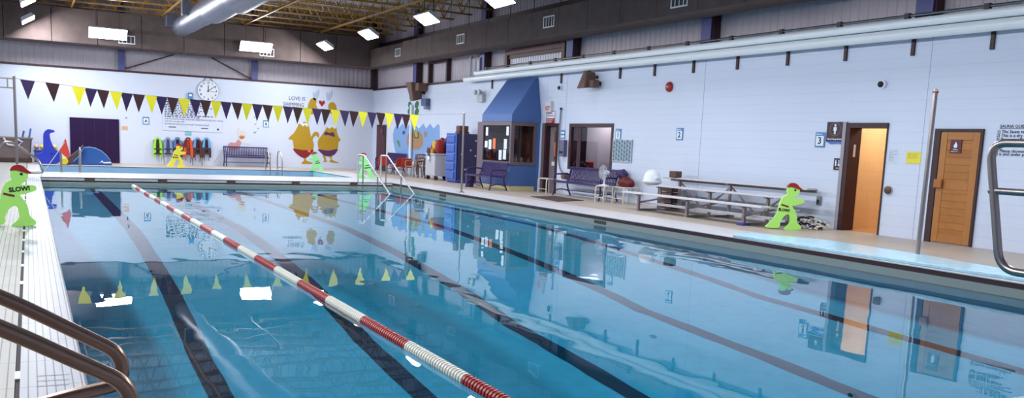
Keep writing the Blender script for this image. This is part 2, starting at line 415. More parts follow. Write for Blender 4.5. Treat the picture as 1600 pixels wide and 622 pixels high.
struct('ceiling', MB().box(-4.2, WR+T, -4.2, WF+T, 7.0, 7.1), m_roof)
# control joints in the painted wall
b = MB()
for px, py in ((1101, 130), (1453, 110), (886, 140)):
    p = right_loc(px, py); b.box(WR-.002, WR+.01, p.y-.006, p.y+.006, 0.0, WT)
struct('trim_14', b, mat('joint_grey', (150, 164, 194), .6))
# steel columns in the clerestory
for px, py in ((896, 70), (1111, 40), (1455, 5), (652, 110), (758, 95)):
    p = onX(px, py, WR); yy = p.y
    o = struct('column', MB().box(WR-.06, WR+.16, yy-.04, yy+.18, WT+.06, 7).box(WR-.1, WR-.06, yy-.12, yy+.24, WT+.06, 7), m_bluecol)
    struct('flange', MB().box(WR-.055, WR+.14, yy-.16, yy-.045, WT+.06, 7), m_maroon, o)  # column's shadowed recess side, put in as a dark maroon piece, no real flange
for px in (190, 398):
    p = onY(px, 105, WF)
    struct('column', MB().box(p.x-.13, p.x+.13, WF-.02, WF+.04, WT+.12, 7).box(p.x-.03, p.x+.03, WF+.04, WF+.2, WT+.12, 7), m_bluecol)
struct('column', MB().box(WR-.12, WR+.1, WF-.1, WF+.1, WT+.12, 7), m_maroon)
# framed openings in the siding
b = MB()
def wframe(b, y0, y1, z0, z1, t=.12):
    b.box(WR+.0, WR+.17, y0, y0+t, z0, z1); b.box(WR+.0, WR+.17, y1-t, y1, z0, z1); b.box(WR+.0, WR+.17, y0, y1, z1-t, z1)
wframe(b, 32.0, 33.9, WT+.08, 4.75)
struct('trim_15', b, m_maroon)
b = MB(); wframe(b, 23.3, 27.2, WT+.06, 4.7, .18); b.box(WR+.05, WR+.17, 23.3, 27.2, 4.4, 4.7)
struct('trim_16', b, mat('brown_red_frame', (80, 34, 28), .5))
o = struct('lit_siding_recess', corrugated(3.5, .62, .16, .02), mat('lit_siding', (214, 216, 230), .4)); o.location = (WR+.12, 27.0, WT+.06); o.rotation_euler = (0, 0, -PI/2)  # siding set back in the opening; light falling on it painted as paler colour
# x-bracing of the far clerestory
for a, c in (((197, 107), (272, 85)), ((331, 90), (395, 124))):
    p = onY(a[0], a[1], WF); q = onY(c[0], c[1], WF)
    o = MB().bar((p.x, WF+.1, p.z), (q.x, WF+.1, q.z), .05, .05).build('brace_rail', m_maroon)
    tag(o, 'thin dark brace rod rising from first blue column on far wall' if a[0] < 300 else 'thin dark brace rod falling to second blue column on far wall', 'brace')

# boxed duct along both walls
BX0, BZ0, BZ1 = 13.6, 4.7, 5.5
def bulk(x0, x1, y0, y1, z0, z1): return MB().box(x0, x1, y0, y1, z0, z1)
bt = thing('hanging_air_duct', 'long brown boxed air duct hanging along the tall side wall', 'duct', (14.0, 20, BZ0))
y = -3.8
edges = []
while y < 34.4: edges.append(y); y += 1.53
for ya in edges:
    yb = min(ya+1.52, 34.4)
    o = bulk(BX0-14, .42, ya-20, yb-20, 0, BZ1-BZ0).build('duct_section', m_bulk, bt, bevel=.008, seg=1)
bt2 = thing('hanging_air_duct', 'brown boxed air duct piece at the corner of the two walls', 'duct', (14.0, 37, BZ0+.02))
for ya, yb in ((34.45, 35.9), (35.92, 37.4), (37.42, 38.85)):
    bulk(13.8-14, .42, ya-37, yb-37, 0, .8).build('duct_section', m_bulk, bt2, bevel=.008, seg=1)
bt3 = thing('hanging_air_duct', 'brown boxed air duct across the far wall above the clock', 'duct', (5, 39.7, BZ0+.02))
x = -3.97
while x < 14.2:
    bulk(x-5, min(x+1.6, 14.3)-5, -.75, .6, 0, 1.32).build('duct_section', m_bulk, bt3, bevel=.008, seg=1); x += 1.62
struct('trim_17', MB().box(WR-.2, WR+.1, -4, WF, 5.62, 5.85), m_maroon)
# hanger rods and angle rails for the boxed duct
b = MB()
for ya in edges[::1]: b.cyl((BX0+.12-14, ya+.1-20, .8), (BX0+.12-14, ya+.1-20, 2.2), .01, n=6)
b.build('hanger_rod', m_maroon, bt)
# vent grilles
def vent(label, loc, rz, w=.62, h=.34):
    t = thing('vent_grille', label, 'vent', loc, rz, 'vent grilles in the boxed duct')
    b = MB(); f = .035
    b.box(-w/2, w/2, -.02, 0, -h/2, -h/2+f).box(-w/2, w/2, -.02, 0, h/2-f, h/2).box(-w/2, -w/2+f, -.02, 0, -h/2, h/2).box(w/2-f, w/2, -.02, 0, -h/2, h/2)
    b.build('frame', m_white, t)
    b = MB()
    for k in range(1, 4): b.box(-w/2+w*k/4-.012, -w/2+w*k/4+.012, -.015, 0, -h/2+f, h/2-f)
    b.build('slat', m_white, t)
    MB().box(-w/2+f, w/2-f, -.004, 0, -h/2+f, h/2-f).build('backing', mat('vent_dark', (70, 60, 62), .8), t)
for i, (px, py) in enumerate(((720, 61), (858, 34), (1062, 0))):
    p = onX(px, py, BX0); vent(['white framed vent grille above the speaker side of the mats', 'white framed vent grille on the duct above the blue hood', 'white framed vent grille at the top edge above the red alarm bell'][i], (BX0-.001, p.y, p.z), RZ)
p = onX(622, 82, 13.8); vent('small white framed vent grille near the wall corner above the leafy mural', (13.799, p.y, p.z), RZ)
for px, py, l in ((198, 62, 'white framed vent grille behind the wide lamp over the purple door'), (417, 82, 'white framed vent grille behind the wide lamp over the far bench')):
    p = onY(px, py, 38.95); vent(l, (p.x, 38.949, p.z), 0)

# ceiling joists (open web, spanning the hall)
def joist_mb(x0=-3.9, x1=14.4, zt=.8):
    ch = MB(); wb = MB()
    for z, hw in ((0, .05), (zt, .05)):
        ch.box(x0, x1, -.05, -.01, z, z+.05); ch.box(x0, x1, .01, .05, z, z+.05)
    n = 22; st = (x1-x0)/n
    for k in range(n):
        xa = x0+k*st; xm = xa+st/2; xb = xa+st
        wb.bar((xa, 0, zt), (xm, 0, .03), .028, .028); wb.bar((xm, 0, .03), (xb, 0, zt), .028, .028)
        wb.bar((xm, 0, .03), (xm, 0, zt), .018, .018)
    return ch, wb
ch, wb = joist_mb()
j0 = thing('ceiling_joist', 'yellow open web steel roof joist spanning the hall', 'joist', (0, 39.2, 6.12), 0, 'yellow roof joists')
ch.build('chord', m_yellow, j0); wb.build('web', m_yellow, j0)
y = 37.6
while y > 18:
    c = copy_tree(j0); c.location = (0, y, 6.12); y -= 1.6
for i, x in enumerate((1.6, 4.9, 8.2, 11.5)):
    o = MB().box(x-.03, x+.03, 17.5, 39.6, 6.06, 6.12).build('bridging_rail', m_yellow)
    tag(o, 'long yellow bridging bar tied under the roof joists', 'bar', 'bridging bars under the joists')

# round silver duct
dt = thing('round_duct', 'big round silver air duct tapering under the yellow joists', 'duct', (5.55, 30, 5.6))
prof = [(38.5, .37), (36.3, .37), (36.3, .385), (33.4, .385), (33.4, .40), (31.2, .40), (31.2, .47), (27.2, .47), (27.2, .52), (23.5, .52), (23.5, .56), (12, .56)]
for k in range(0, len(prof), 2):
    (ya, r), (yb, _) = prof[k], prof[k+1]
    MB().cyl((0, ya-30, .42-r), (0, yb-30, .42-r), r, n=40).build('duct_section', m_galv, dt, smooth=True)
    MB().cyl((0, yb-30+.04, .42-r), (0, yb-30-.04, .42-r), r+.025, n=40).build('joint_ring', m_galv, dt, smooth=True)
MB().box(-.62, -.15, 38.0-30, 38.5-30, .0, .5).build('outlet_box', m_galv, dt, bevel=.02)
MB().ball((0, 38.5-30, .05), .37, .25, .37, 24, 12).build('end_cap', m_galv, dt, smooth=True)
MB().box(-.62, -.3, 33.8-30, 34.1-30, .0, .5).build('register', m_galv, dt, bevel=.01)

# flood lamps --------------------------------------------------------
LW = 205.0
def flood(label, loc, rz, tilt, L=1.2, W=.5, power=LW, group='lamps under the joists'):
    """lens faces local (0,-sin tilt,-cos tilt)"""
    t = thing('flood_lamp', label, 'lamp', loc, rz, group)
    R = Matrix.Rotation(-tilt, 4, 'X')
    def tr(b):
        b.v = [R @ v for v in b.v]; return b
    tr(MB().hexa([Vector(v) for v in ((-L/2, -W/2, .0), (L/2, -W/2, .0), (L/2, W/2, .0), (-L/2, W/2, .0), (-L/2*.9, -W/2*.8, .14), (L/2*.9, -W/2*.8, .14), (L/2*.9, W/2*.8, .14), (-L/2*.9, W/2*.8, .14))])).build('housing', m_whitemetal, t, bevel=.01)
    tr(MB().box(-L/2+.02, L/2-.02, -W/2+.02, W/2-.02, -.02, 0)).build('lens', m_lens, t)
    b = MB()
    for sx in (-1, 1): b.cyl(R @ Vector((sx*L*.3, 0, .12)), (sx*L*.3, (R @ Vector((0, 0, .12))).y, 6.1-loc[2]), .012, n=6)
    b.build('hanger', m_maroon, t)
    la = bpy.data.lights.new('lamp_light', 'AREA'); la.shape = 'RECTANGLE'; la.size = L-.1; la.size_y = W-.08; la.energy = power
    la.color = (.93, .96, 1.0)
    lo = bpy.data.objects.new('lamp_light', la); C.objects.link(lo); lo.parent = t
    lo.matrix_local = Matrix.Translation(R @ Vector((0, 0, -.03))) @ R
    try: la.cycles.is_caustics_light = True
    except Exception: pass
    return t
YS = [37.3, 31.8, 26.3, 21.4, 16.0, 10.6, 5.2]
seen = {37.3: 'fourth', 31.8: 'third', 26.3: 'second', 21.4: 'first'}
for i, y in enumerate(YS):
    # lamps along the side wall, turned to the pool
    lab = {0: 'lit flood lamp farthest along the row by the side wall', 1: 'second farthest lit flood lamp of the row by the side wall', 2: 'third farthest lit flood lamp of the row by the side wall',
           3: 'lit flood lamp cut by the picture top in the side wall row'}.get(i, 'lit flood lamp further along the side wall row near the camera')
    flood(lab, (11.2, y, 5.32), -PI/2, math.radians(32))
    lab = {0: 'lit flood lamp lower of two at the upper picture corner', 1: 'lit flood lamp upper of two at the upper picture corner'}.get(i, 'lit flood lamp further along the opposite row near the camera')
    flood(lab, (.1 if i < 2 else -1.6, y+.5, 5.32), PI/2, math.radians(32 if i < 2 else 64), 1.2, .5, LW*1.15)
flood('wide lit flood lamp over the purple far door', (2.85, 38.6, 5.15), 0, math.radians(50), 1.4, .5, LW*.8)
flood('wide lit flood lamp over the far purple bench', (8.6, 38.6, 5.15), 0, math.radians(50), 1.35, .5, LW*.8)

# ================================================================== GUARD BOOTH
BX, BYa, BYb = 13.5, 24.55, 26.62     # face x, near corner y, far corner y
bo = thing('guard_booth', 'blue lifeguard booth with two dark windows and a tapering blue hood', 'booth', (BX, BYa, 0))
def bl(x, y, z): return (x-BX, y-BYa, z)
# lower panels, corner posts
MB().box(0, WR-BX, 0, .06, .15, .82).build('lower_panel', m_blue, bo)
MB().box(0, .06, .06, BYb-BYa, .15, .82).build('lower_panel', m_blue, bo)
MB().box(.03, WR-BX-.12, .01, .05, 0, .15).box(.01, .05, .05, BYb-BYa, 0, .15).build('kick_plate', m_cream, bo)
MB().box(WR-BX-.14, WR-BX, -.01, .06, 0, 2.3).build('corner_post', m_blue, bo)
def booth_window(name, along, a0, a1):
    """along 'y': in the face toward the pool, 'x': in the face toward the near end"""
    fr = MB(); t = .09
    def bx(u0, u1, z0, z1, d0, d1):
        return (fr.box(d0, d1, u0, u1, z0, z1) if along == 'y' else fr.box(u0, u1, d0, d1, z0, z1))
    bx(a0, a1, .82, .92, -.02, .07); bx(a0, a1, 2.08, 2.2, -.02, .07); bx(a0, a0+t, .92, 2.08, -.02, .07); bx(a1-t, a1, .92, 2.08, -.02, .07)
    w = fr.build('window_frame', m_mauve, bo)
    gl = MB()
    if along == 'y': gl.box(.02, .03, a0+t, a1-t, .92, 2.08)
    else: gl.box(a0+t, a1-t, .02, .03, .92, 2.08)
    gl.build('pane', glass_mat('booth_glass', (225, 215, 212)), w)
    return w
wl = booth_window('w', 'y', .0, BYb-BYa); wr = booth_window('w', 'x', 0, WR-BX-.14)
MB().box(.02, WR-BX, BYb-BYa+.0, BYb-BYa+.42, 0, 2.2).build('side_jamb', m_mauve, bo, bevel=.01)
# papers taped inside the pane
for (y, z, w, h, c) in ((1.75, 1.88, .16, .28, 0), (.3, 1.9, .16, .28, 0), (1.78, 1.45, .2, .22, 0), (1.5, 1.45, .2, .32, 0), (1.2, 1.48, .2, .34, 1), (.42, 1.48, .2, .32, 0), (.75, 1.12, .2, .32, 0), (.45, 1.14, .2, .32, 0)):
    o = MB().box(BX+.006, BX+.016, BYa+y-w/2, BYa+y+w/2, z-h/2, z+h/2).build('notice_sign', [m_signwhite, mat('orange_paper', (224, 120, 72), .6)][c])
    if c: tag(o, 'orange paper notice taped inside the booth window', 'notice')
    else: tag(o, 'white paper notice taped inside the booth window', 'notice', 'white notices in the booth window')
# hood
zb0, zb1, zt = 2.2, 2.44, 3.665
hd = MB().box(-.03, WR-BX, -.03, BYb-BYa, zb0, zb1).build('hood_band', m_blue, bo)
tx = WR-BX-.06
hood = MB().hexa([(-.03, -.03, zb1), (WR-BX, -.03, zb1), (WR-BX, BYb-BYa, zb1), (-.03, BYb-BYa, zb1), (tx, .3, zt), (WR-BX, .26, zt), (WR-BX, 2.3, zt), (tx, 2.3, zt)])
hood.build('hood', m_blue, bo)
# inside of the booth: back wall, counter and its clutter
struct('wall_booth_inside', MB().box(WR-.06, WR-.01, BYa+.1, BYb-.05, .2, 2.2), m_darkin)
MB().box(.12, .75, .1, BYb-BYa-.05, .84, .88).build('counter', m_darkin, bo)
for i, (dx, h, r, c) in enumerate(((.24, .2, .04, (170, 150, 130)), (.33, .22, .035, (190, 190, 196)), (.42, .13, .05, (96, 80, 70)), (.52, .2, .05, (200, 196, 190)), (.62, .18, .04, (84, 96, 120)), (.8, .2, .05, (120, 104, 100)))):
    o = MB().lathe([(r*.9, 0), (r, .02), (r, h*.7), (r*.5, h*.85), (r*.5, h)], (BX+dx, BYa+.22, .88), 12).build('bottle', mat('bottle_%d' % i, c, .3), None, smooth=True)
    tag(o, 'small bottle standing on the booth counter behind dark glass', 'bottle', 'bottles on the booth counter')

# ================================================================== DOORS AND WINDOWS OF THE SIDE WALL
# grey door beside the booth
d = struct('door_1', MB().box(WR+.12, WR+.17, D0a+.12, D0b-.1, 0, 2.1), mat('grey_door', (130, 120, 128), .5))
b = MB(); b.box(WR-.03, WR+.2, D0b-.1, D0b, 0, 2.19).box(WR-.03, WR+.2, D0a, D0a+.1, 0, 2.19).box(WR-.03, WR+.2, D0a, D0b, 2.1, 2.19)
struct('door_frame', b, m_maroon, d)
struct('door_glass', MB().box(WR+.1, WR+.12, D0a+.16, D0a+.4, 1.05, 1.95), m_darkin, d)
struct('door_notice', MB().box(WR+.09, WR+.1, D0a+.16, D0a+.36, 1.15, 1.6), mat('orange_paper', (224, 120, 72), .6), d)
struct('door_sign', MB().box(WR+.1, WR+.12, D0a+.12, D0a+.5, .86, .98), m_signwhite, d)
struct('trim_18', MB().box(WR-.04, WR+.02, D0b, D0b+.16, 0, 2.2), m_mauve)
# big window with a room behind
wn = struct('window_1', MB().box(WR-.02, WR+.24, W1a, W1a+.09, W1z0, W1z1).box(WR-.02, WR+.24, W1b-.12, W1b, W1z0, W1z1).box(WR-.02, WR+.24, W1a, W1b, W1z1-.11, W1z1).box(WR-.02, WR+.24, W1a, W1b, W1z0, W1z0+.07)
    .box(WR+.02, WR+.24, W1b-.62, W1b-.42, W1z0, W1z1), m_maroon)
struct('pane', MB().box(WR+.03, WR+.04, W1a+.09, W1b-.12, W1z0+.07, W1z1-.11), glass_mat('window_glass', (200, 196, 200)), wn)
struct('wall_office', MB().box(WR+1.1, WR+1.2, W1a-1, W1b+1.2, 0, 2.8).box(WR+.25, WR+1.2, W1b+1.0, W1b+1.1, 0, 2.8).box(WR+.25, WR+1.2, W1a-1.1, W1a-1, 0, 2.8), mat('office_wall', (190, 186, 188), .6))
struct('floor_office', MB().box(WR+.25, WR+1.2, W1a-1, W1b+1.1, -.1, .01), m_darkin)
struct('ceiling_office', MB().box(WR+.25, WR+1.2, W1a-1, W1b+1.1, 2.8, 2.9), m_white)
la = bpy.data.lights.new('office_light', 'AREA'); la.size = .6; la.energy = 75; la.color = (1, .98, .96)
lo = bpy.data.objects.new('office_light', la); C.objects.link(lo); lo.location = (WR+.7, 22.3, 2.75)
# orange-red box light seen through the window's corner
o = MB().box(WR+.3, WR+.5, 22.1, 22.4, .86, 1.05).build('storage_box', mat('orange_red_box', (196, 62, 34), .5), bevel=.02)
tag(o, 'small orange red box just inside the large window', 'box')
struct('shelf_office', MB().box(WR+.28, WR+.6, 21.9, 22.7, .3, .86), m_darkin)
# open doorway with warm corridor
fr = MB(); fw_ = .1
fr.box(WR-.05, WR+.3, D1b-fw_, D1b, 0, D1t).box(WR-.02, WR+.3, D1a, D1a+.03, 0, D1t).box(WR-.05, WR+.3, D1a, D1b, D1t-.1, D1t)
d = struct('door_2', fr, m_maroon)
struct('door_casing', MB().box(WR-.06, WR+.02, D1b, D1b+.08, 0, D1t+.02), mat('grey_casing', (150, 146, 156), .4), d)
struct('door_strike_plate', MB().box(WR+.1, WR+.16, D1b-.104, D1b-.1, 1.5, 1.75), m_alu, d)
struct('wall_corridor', MB().box(WR+.3, WR+3.2, D1b+.25, D1b+.35, 0, 2.7).box(WR+3.2, WR+3.3, D1a-1, D1b+.35, 0, 2.7).box(WR+.3, WR+3.2, D1a-1.1, D1a-1, 0, 2.7).box(WR+.25, WR+.31, D1b-.02, D1b+.35, 0, 2.7).box(WR+.25, WR+.31, D1a-1, D1a, 0, 2.7).box(WR+.25, WR+.31, D1a-.2, D1b+.2, D1t, 2.7), m_peach)
struct('floor_corridor', MB().box(WR+.25, WR+3.3, D1a-1, D1b+.35, -.1, .005), mat('corridor_floor', (190, 140, 100), .4))
struct('ceiling_corridor', MB().box(WR+.25, WR+3.3, D1a-1, D1b+.35, 2.7, 2.8), m_white)
la = bpy.data.lights.new('corridor_light', 'AREA'); la.size = .7; la.energy = 36; la.color = (1, .86, .66)
lo = bpy.data.objects.new('corridor_light', la); C.objects.link(lo); lo.location = (WR+1.2, 11.7, 2.65)
# sauna door
SDa, SDb, SDt = 9.42, 10.33, 2.07
d = struct('door_3', MB().box(WR-.03, WR-.005, SDa+.02, SDb-.14, .02, SDt-.06), m_pine)
b = MB().box(WR-.045, WR, SDb-.12, SDb, 0, SDt).box(WR-.045, WR, SDa-.02, SDa+.015, 0, SDt).box(WR-.045, WR, SDa, SDb, SDt-.05, SDt)
struct('door_frame', b, m_maroon, d)
ya, yb = SDa+.02, SDb-.14
b = MB().box(WR-.05, WR-.03, ya, ya+.13, .02, SDt-.06).box(WR-.05, WR-.03, yb-.13, yb, .02, SDt-.06).box(WR-.049, WR-.03, ya+.13, yb-.13, .02, .17).box(WR-.049, WR-.03, ya+.13, yb-.13, SDt-.2, SDt-.06).box(WR-.049, WR-.03, ya+.13, yb-.13, .98, 1.12)
struct('door_stile', b, m_pine, d, bevel=.006)
struct('door_panel', MB().box(WR-.04, WR-.028, ya+.12, yb-.12, .17, SDt-.22), m_wood, d)
struct('door_handle', MB().box(WR-.11, WR-.05, yb-.14, yb+.02, 1.0, 1.16), mat('block_handle', (158, 98, 48), .5), d, bevel=.015)
# dark far doors
o = struct('door_4', MB().box(WR-.04, WR+.0, 38.55, 39.75, 0, 2.15), m_maroon)
struct('door_panel', MB().box(WR-.045, WR-.04, 38.68, 39.62, .02, 2.05), mat('dark_red_door', (74, 30, 34), .5), o)
p0 = far_loc(108.5, 183); p1 = far_loc(187, 256)
b = MB(); n = 26; w = p1.x-p0.x
o = struct('door_5', MB().box(p0.x, p1.x, WF-.05, WF-.0, 0.02, p0.z), mat('dark_purple_door', (40, 16, 60), .6, 0, .05, 4, 0, .2))
b = MB()
for k in range(1, 4): b.box(p0.x+w*k/4-.008, p0.x+w*k/4+.008, WF-.056, WF-.05, .02, p0.z)
struct('door_rib', b, mat('dark_purple_rib', (38, 16, 54), .5), o)

# ================================================================== SIGNS ON THE SIDE WALL
def sign(name, label, loc, rz, w, h, m, cat='sign', d=.015, group=None, border=None):
    t = thing(name, label, cat, loc, rz, group)
    MB().box(-w/2, w/2, -d, 0, -h/2, h/2).build('panel', m, t, bevel=.003, seg=1)
    if border:
        f = .02; MB().box(-w/2, w/2, -d-.003, -d, -h/2, -h/2+f).box(-w/2, w/2, -d-.003, -d, h/2-f, h/2).box(-w/2, -w/2+f, -d-.003, -d, -h/2, h/2).box(w/2-f, w/2, -d-.003, -d, -h/2, h/2).build('border', border, t)
    return t
def dashes(parent, w, h, rows, m, d=.016, seed=1, name='lettering', lh=.5, fill=.9, off=0.0):
    """unreadable small print: rows of word-long marks"""
    rnd = random.Random(seed); first = None
    for r in range(rows):
        b = MB(); z = h/2-h*(r+.5)/rows; x = -w/2; end = -w/2+w*rnd.uniform(fill-.25, fill+.08)
        hh = h/rows*lh/2
        while x < end:
            l = rnd.uniform(.02, .075)*max(w, .3); b.box(x, min(x+l, w/2), -d-.002, -d, z-hh+off, z+hh+off); x += l+w*.018
        b.build(name, m, parent)
for n, (px, py), lab in (('1', (966.5, 210), 'blue edged sign with numeral 1 above the notice board'), ('2', (1062.5, 209.5), 'blue edged sign with numeral 2 above the bleacher'), ('3', (1282, 218.5), 'blue edged sign with numeral 3 beside the black change room sign')):
    p = right_loc(px, py)
    t = sign('number_sign', lab, (WRS, p.y, p.z), RZ, .26, .31, m_signblue, group='numbered wall signs')
    MB().box(-.1, .1, -.019, -.015, -.125, .08).build('face', m_signwhite, t)
    text('numeral', n, .2, m_letter, t, (0, -.021, -.025), bold=.004)
    dashes(t, .2, .05, 1, m_signwhite, .015, off=.115)
p = right_loc(1306, 206)
t = sign('room_sign', 'dark sign with white standing figure beside the warm lit doorway', (WRS, p.y, p.z), RZ, .44, .4, m_signdark, d=.02)
MB().prism([(-.22, -.2), (-.1, -.25), (.08, -.235), (.22, -.26), (.22, -.2)], -.02, 0).build('blue_wave', mat('wave_blue', (60, 110, 190), .4), t)
b = MB().lathe([(.14, -.022), (.14, -.02)], (0, 0, .05), 28, 'y'); b.build('ring', mat('ring_pale', (120, 96, 110), .5), t)
MB().lathe([(.128, -.0235), (.128, -.021)], (0, 0, .05), 28, 'y').build('disc', m_signdark, t)
b = MB().lathe([(.026, -.027), (.026, -.022)], (0, 0, .13), 16, 'y'); b.prism([(-.04, .095), (.04, .095), (.04, .02), (.022, .02), (.022, -.05), (.003, -.05), (.003, .0), (-.003, .0), (-.003, -.05), (-.022, -.05), (-.022, .02), (-.04, .02)], -.027, -.022)
b.build('pictogram', m_signwhite, t)
text('lettering', 'Mens Change Room', .045, m_signwhite, t, (0, -.023, -.15), bold=.001)
p = right_loc(1309.5, 256.5)
t = sign('washroom_sign', 'small dark sign with white person and wheelchair symbols below the change room sign', (WRS, p.y, p.z), RZ, .2, .24, m_signdark)
b = MB().lathe([(.014, -.02), (.014, -.015)], (-.045, 0, .075), 12, 'y').prism([(-.065, .055), (-.025, .055), (-.03, -.04), (-.06, -.04)], -.02, -.015)
b.lathe([(.032, -.02), (.032, -.015)], (.04, 0, -.01), 14, 'y').lathe([(.013, -.02), (.013, -.015)], (.03, 0, .075), 12, 'y').prism([(.02, .06), (.04, .06), (.045, .02), (.075, .02), (.085, -.03), (.07, -.03), (.062, .005), (.02, .005)], -.02, -.015)
b.build('pictogram', m_signwhite, t)
text('lettering', 'MEN', .035, m_signwhite, t, (0, -.017, -.085))
p = right_loc(1497, 229)
t = sign('sauna_sign', 'small maroon sign with white flame fixed on the pine door', (WR-.04, p.y+.01, p.z), RZ, .22, .24, mat('sign_maroon', (84, 20, 34), .4))
MB().prism([(0, .085), (.018, .05), (.035, .02), (.035, -.005), (.02, -.025), (0, -.03), (-.02, -.025), (-.035, -.005), (-.035, .02), (-.018, .04)], -.02, -.015).build('flame', m_signwhite, t)
text('lettering', 'Sauna', .04, m_signwhite, t, (0, -.017, -.055)); dashes(t, .16, .025, 1, m_signwhite, .015, 3, off=-.092)
p = right_loc(1427.5, 246.5)
t = sign('notice_sign', 'yellow paper notice taped on the wall between the two doors', (WRS, p.y, p.z), RZ, .31, .22, mat('yellow_paper', (228, 218, 70), .6), 'notice', .004)
dashes(t, .24, .1, 4, mat('paper_print', (150, 140, 70), .7), .004, 5, lh=.35, off=.03)
p = right_loc(1395.5, 244)
t = sign('notice_sign', 'plain pale paper notice beside the warm lit doorway', (WRS, p.y, p.z), RZ, .19, .25, mat('pale_paper', (206, 214, 232), .6), 'notice', .003)
dashes(t, .17, .22, 7, mat('paper_print_grey', (120, 126, 146), .7), .003, 6, lh=.3)
# painted sauna guidelines
t = thing('wall_lettering', 'black painted guideline text beside the pine door', 'lettering', (WRS, 9.2, 1.9), RZ)
for i, (s, z) in enumerate((('SAUNA GUIDELINES', .215), ('1) The Sauna temperature', .125), ('2) This is a dry sauna', .06), ('3) Persons suffering from', -.005), ('high blood pressure', -.075), ('4) Please shower before', -.2), ('5) is and under permission', -.255))):
    text('text_line', s, .075, m_letter, t, (.02 if i else .06, -.003, z), 'LEFT', .0015)
MB().box(.06, .62, -.003, 0, .175, .183).build('underline', m_letter, t)
# dial and small wall fittings
def fitting(name, label, cat, px, py, rz=RZ): 
    p = right_loc(px, py); return thing(name, label, cat, (WRS, p.y, p.z), rz)
t = fitting('wall_dial', 'round grey metal dial on the wall beside the warm lit doorway', 'dial', 1389, 297)
MB().lathe([(.09, -.02), (.09, 0)], (0, 0, 0), 24, 'y').build('back_plate', m_alu, t); MB().lathe([(.05, -.055), (.075, -.05), (.075, -.02)], (0, 0, 0), 24, 'y').build('dial_knob', mat('dark_bronze', (92, 74, 66), .35, .6), t, smooth=True)
t = fitting('wall_intercom', 'small grey intercom box on the wall behind the bleacher end', 'intercom', 1281, 313.5)
MB().box(-.06, .06, -.05, 0, -.1, .1).build('body', mat('grey_box', (120, 122, 136), .4), t, bevel=.02); MB().box(-.035, .035, -.056, -.05, -.07, .02).build('panel', m_black, t)
t = fitting('wall_mounted_alarm', 'round red fire alarm bell high on the side wall', 'alarm', 1047, 136)
MB().lathe([(.02, -.09), (.09, -.08), (.125, -.05), (.13, -.02)], (0, 0, 0), 24, 'y').build('gong', m_red, t, smooth=True); MB().box(-.07, .07, -.02, 0, -.07, .07).build('base', m_red, t); MB().lathe([(.02, -.1), (.02, -.085)], (0, 0, 0), 12, 'y').build('bolt', m_signwhite, t)
for px, py, l in ((1381, 132, 'small dome camera high on the wall above the warm lit doorway'), (877, 137.5, 'small dome camera high on the wall above the exit sign')):
    t = fitting('wall_mounted_camera', l, 'camera', px, py)
    MB().lathe([(.075, -.05), (.08, 0)], (0, 0, 0), 20, 'y').build('base', m_signwhite, t, smooth=True); MB().ball((-.025, -.06, 0), .06, .055, .06).build('dome', m_black, t, smooth=True)
# exit sign and warning under it
p = right_loc(860, 168); t = thing('exit_sign', 'white EXIT sign with red letters above the grey door', 'sign', (WRS, p.y, p.z), RZ)
MB().box(-.17, .17, -.1, 0, -.15, .19).build('housing', mat('exit_housing', (214, 210, 214), .4), t, bevel=.008); text('lettering', 'EXIT', .19, mat('exit_red', (206, 48, 50), .5), t, (0, -.102, -.04), sx=.72, bold=.003)
p = right_loc(861, 184); t = sign('warning_sign', 'white over red warning sign under the exit sign', (WRS, p.y, p.z), RZ, .52, .42, m_signwhite, border=m_red)
MB().box(-.24, .24, -.019, -.015, -.19, -.02).build('red_panel', m_red, t)
dashes(t, .42, .14, 2, m_red, .015, 8, 'lettering', off=.1); dashes(t, .42, .12, 2, m_signwhite, .019, 9, 'lettering', off=-.1)
p = right_loc(880, 210); t = sign('wall_plate', 'small blue lettered plate beside the large window', (WRS, p.y, p.z), RZ, .24, .26, m_signblue)
MB().box(-.1, .1, -.018, -.015, -.1, -.03).box(-.1, .1, -.018, -.015, .02, .08).build('panel', m_signwhite, t)
p = right_loc(883, 230); t = thing('dispenser', 'grey violet dispenser box on the wall beside the large window', 'dispenser', (WRS, p.y, p.z), RZ)
MB().box(-.13, .13, -.14, 0, -.28, .22).build('body', mat('grey_violet', (104, 104, 134), .4), t, bevel=.02); MB().box(-.1, .1, -.15, -.14, -.2, -.12).build('lever', m_black, t)
t = thing('wall_pipe', 'thin grey conduit pipe running down between door and large window', 'pipe', (WR, 23.1, 0))
pts = [onX(876.5, 170, WR-.05), onX(874, 200, WR-.05), onX(872.5, 250, WR-.05), onX(875, 266, WR-.05), onX(884, 275, WR-.05)]
MB().tube(round_path([p-Vector((WR, 23.1, 0)) for p in pts], .12), .022, 8).build('tube', mat('conduit', (120, 122, 140), .4), t, smooth=True)
q = pts[-1]-Vector((WR, 23.1, 0)); MB().lathe([(.1, -.12), (.11, .05)], q, 16, 'x').build('horn', mat('horn_bronze', (104, 84, 74), .4), t)
MB().ball(pts[0]-Vector((WR, 23.1, 0)), .04).build('cap', m_black, t)
# notice board
p = right_loc(973, 235.5); t = sign('sign_board', 'grey patterned board of small pictures beside the large window', (WRS, p.y, p.z), RZ, .9, .62, mat('board_teal_grey', (136, 160, 174), .5), 'board', .03, None, m_alu)
for i in range(7):
    for k in range(5):
        x = -.38+i*.125; z = -.24+k*.118+(.03 if i % 2 else -.02)
        MB().ball((x, -.032, z), .03, .004, .045, 8, 5).build('picture_mark', mat('board_mark', (84, 100, 116), .6), t); MB().ball((x+.045, -.032, z+.03), .018, .004, .022, 8, 5).build('picture_mark', mat('board_mark_pale', (170, 196, 206), .6), t)

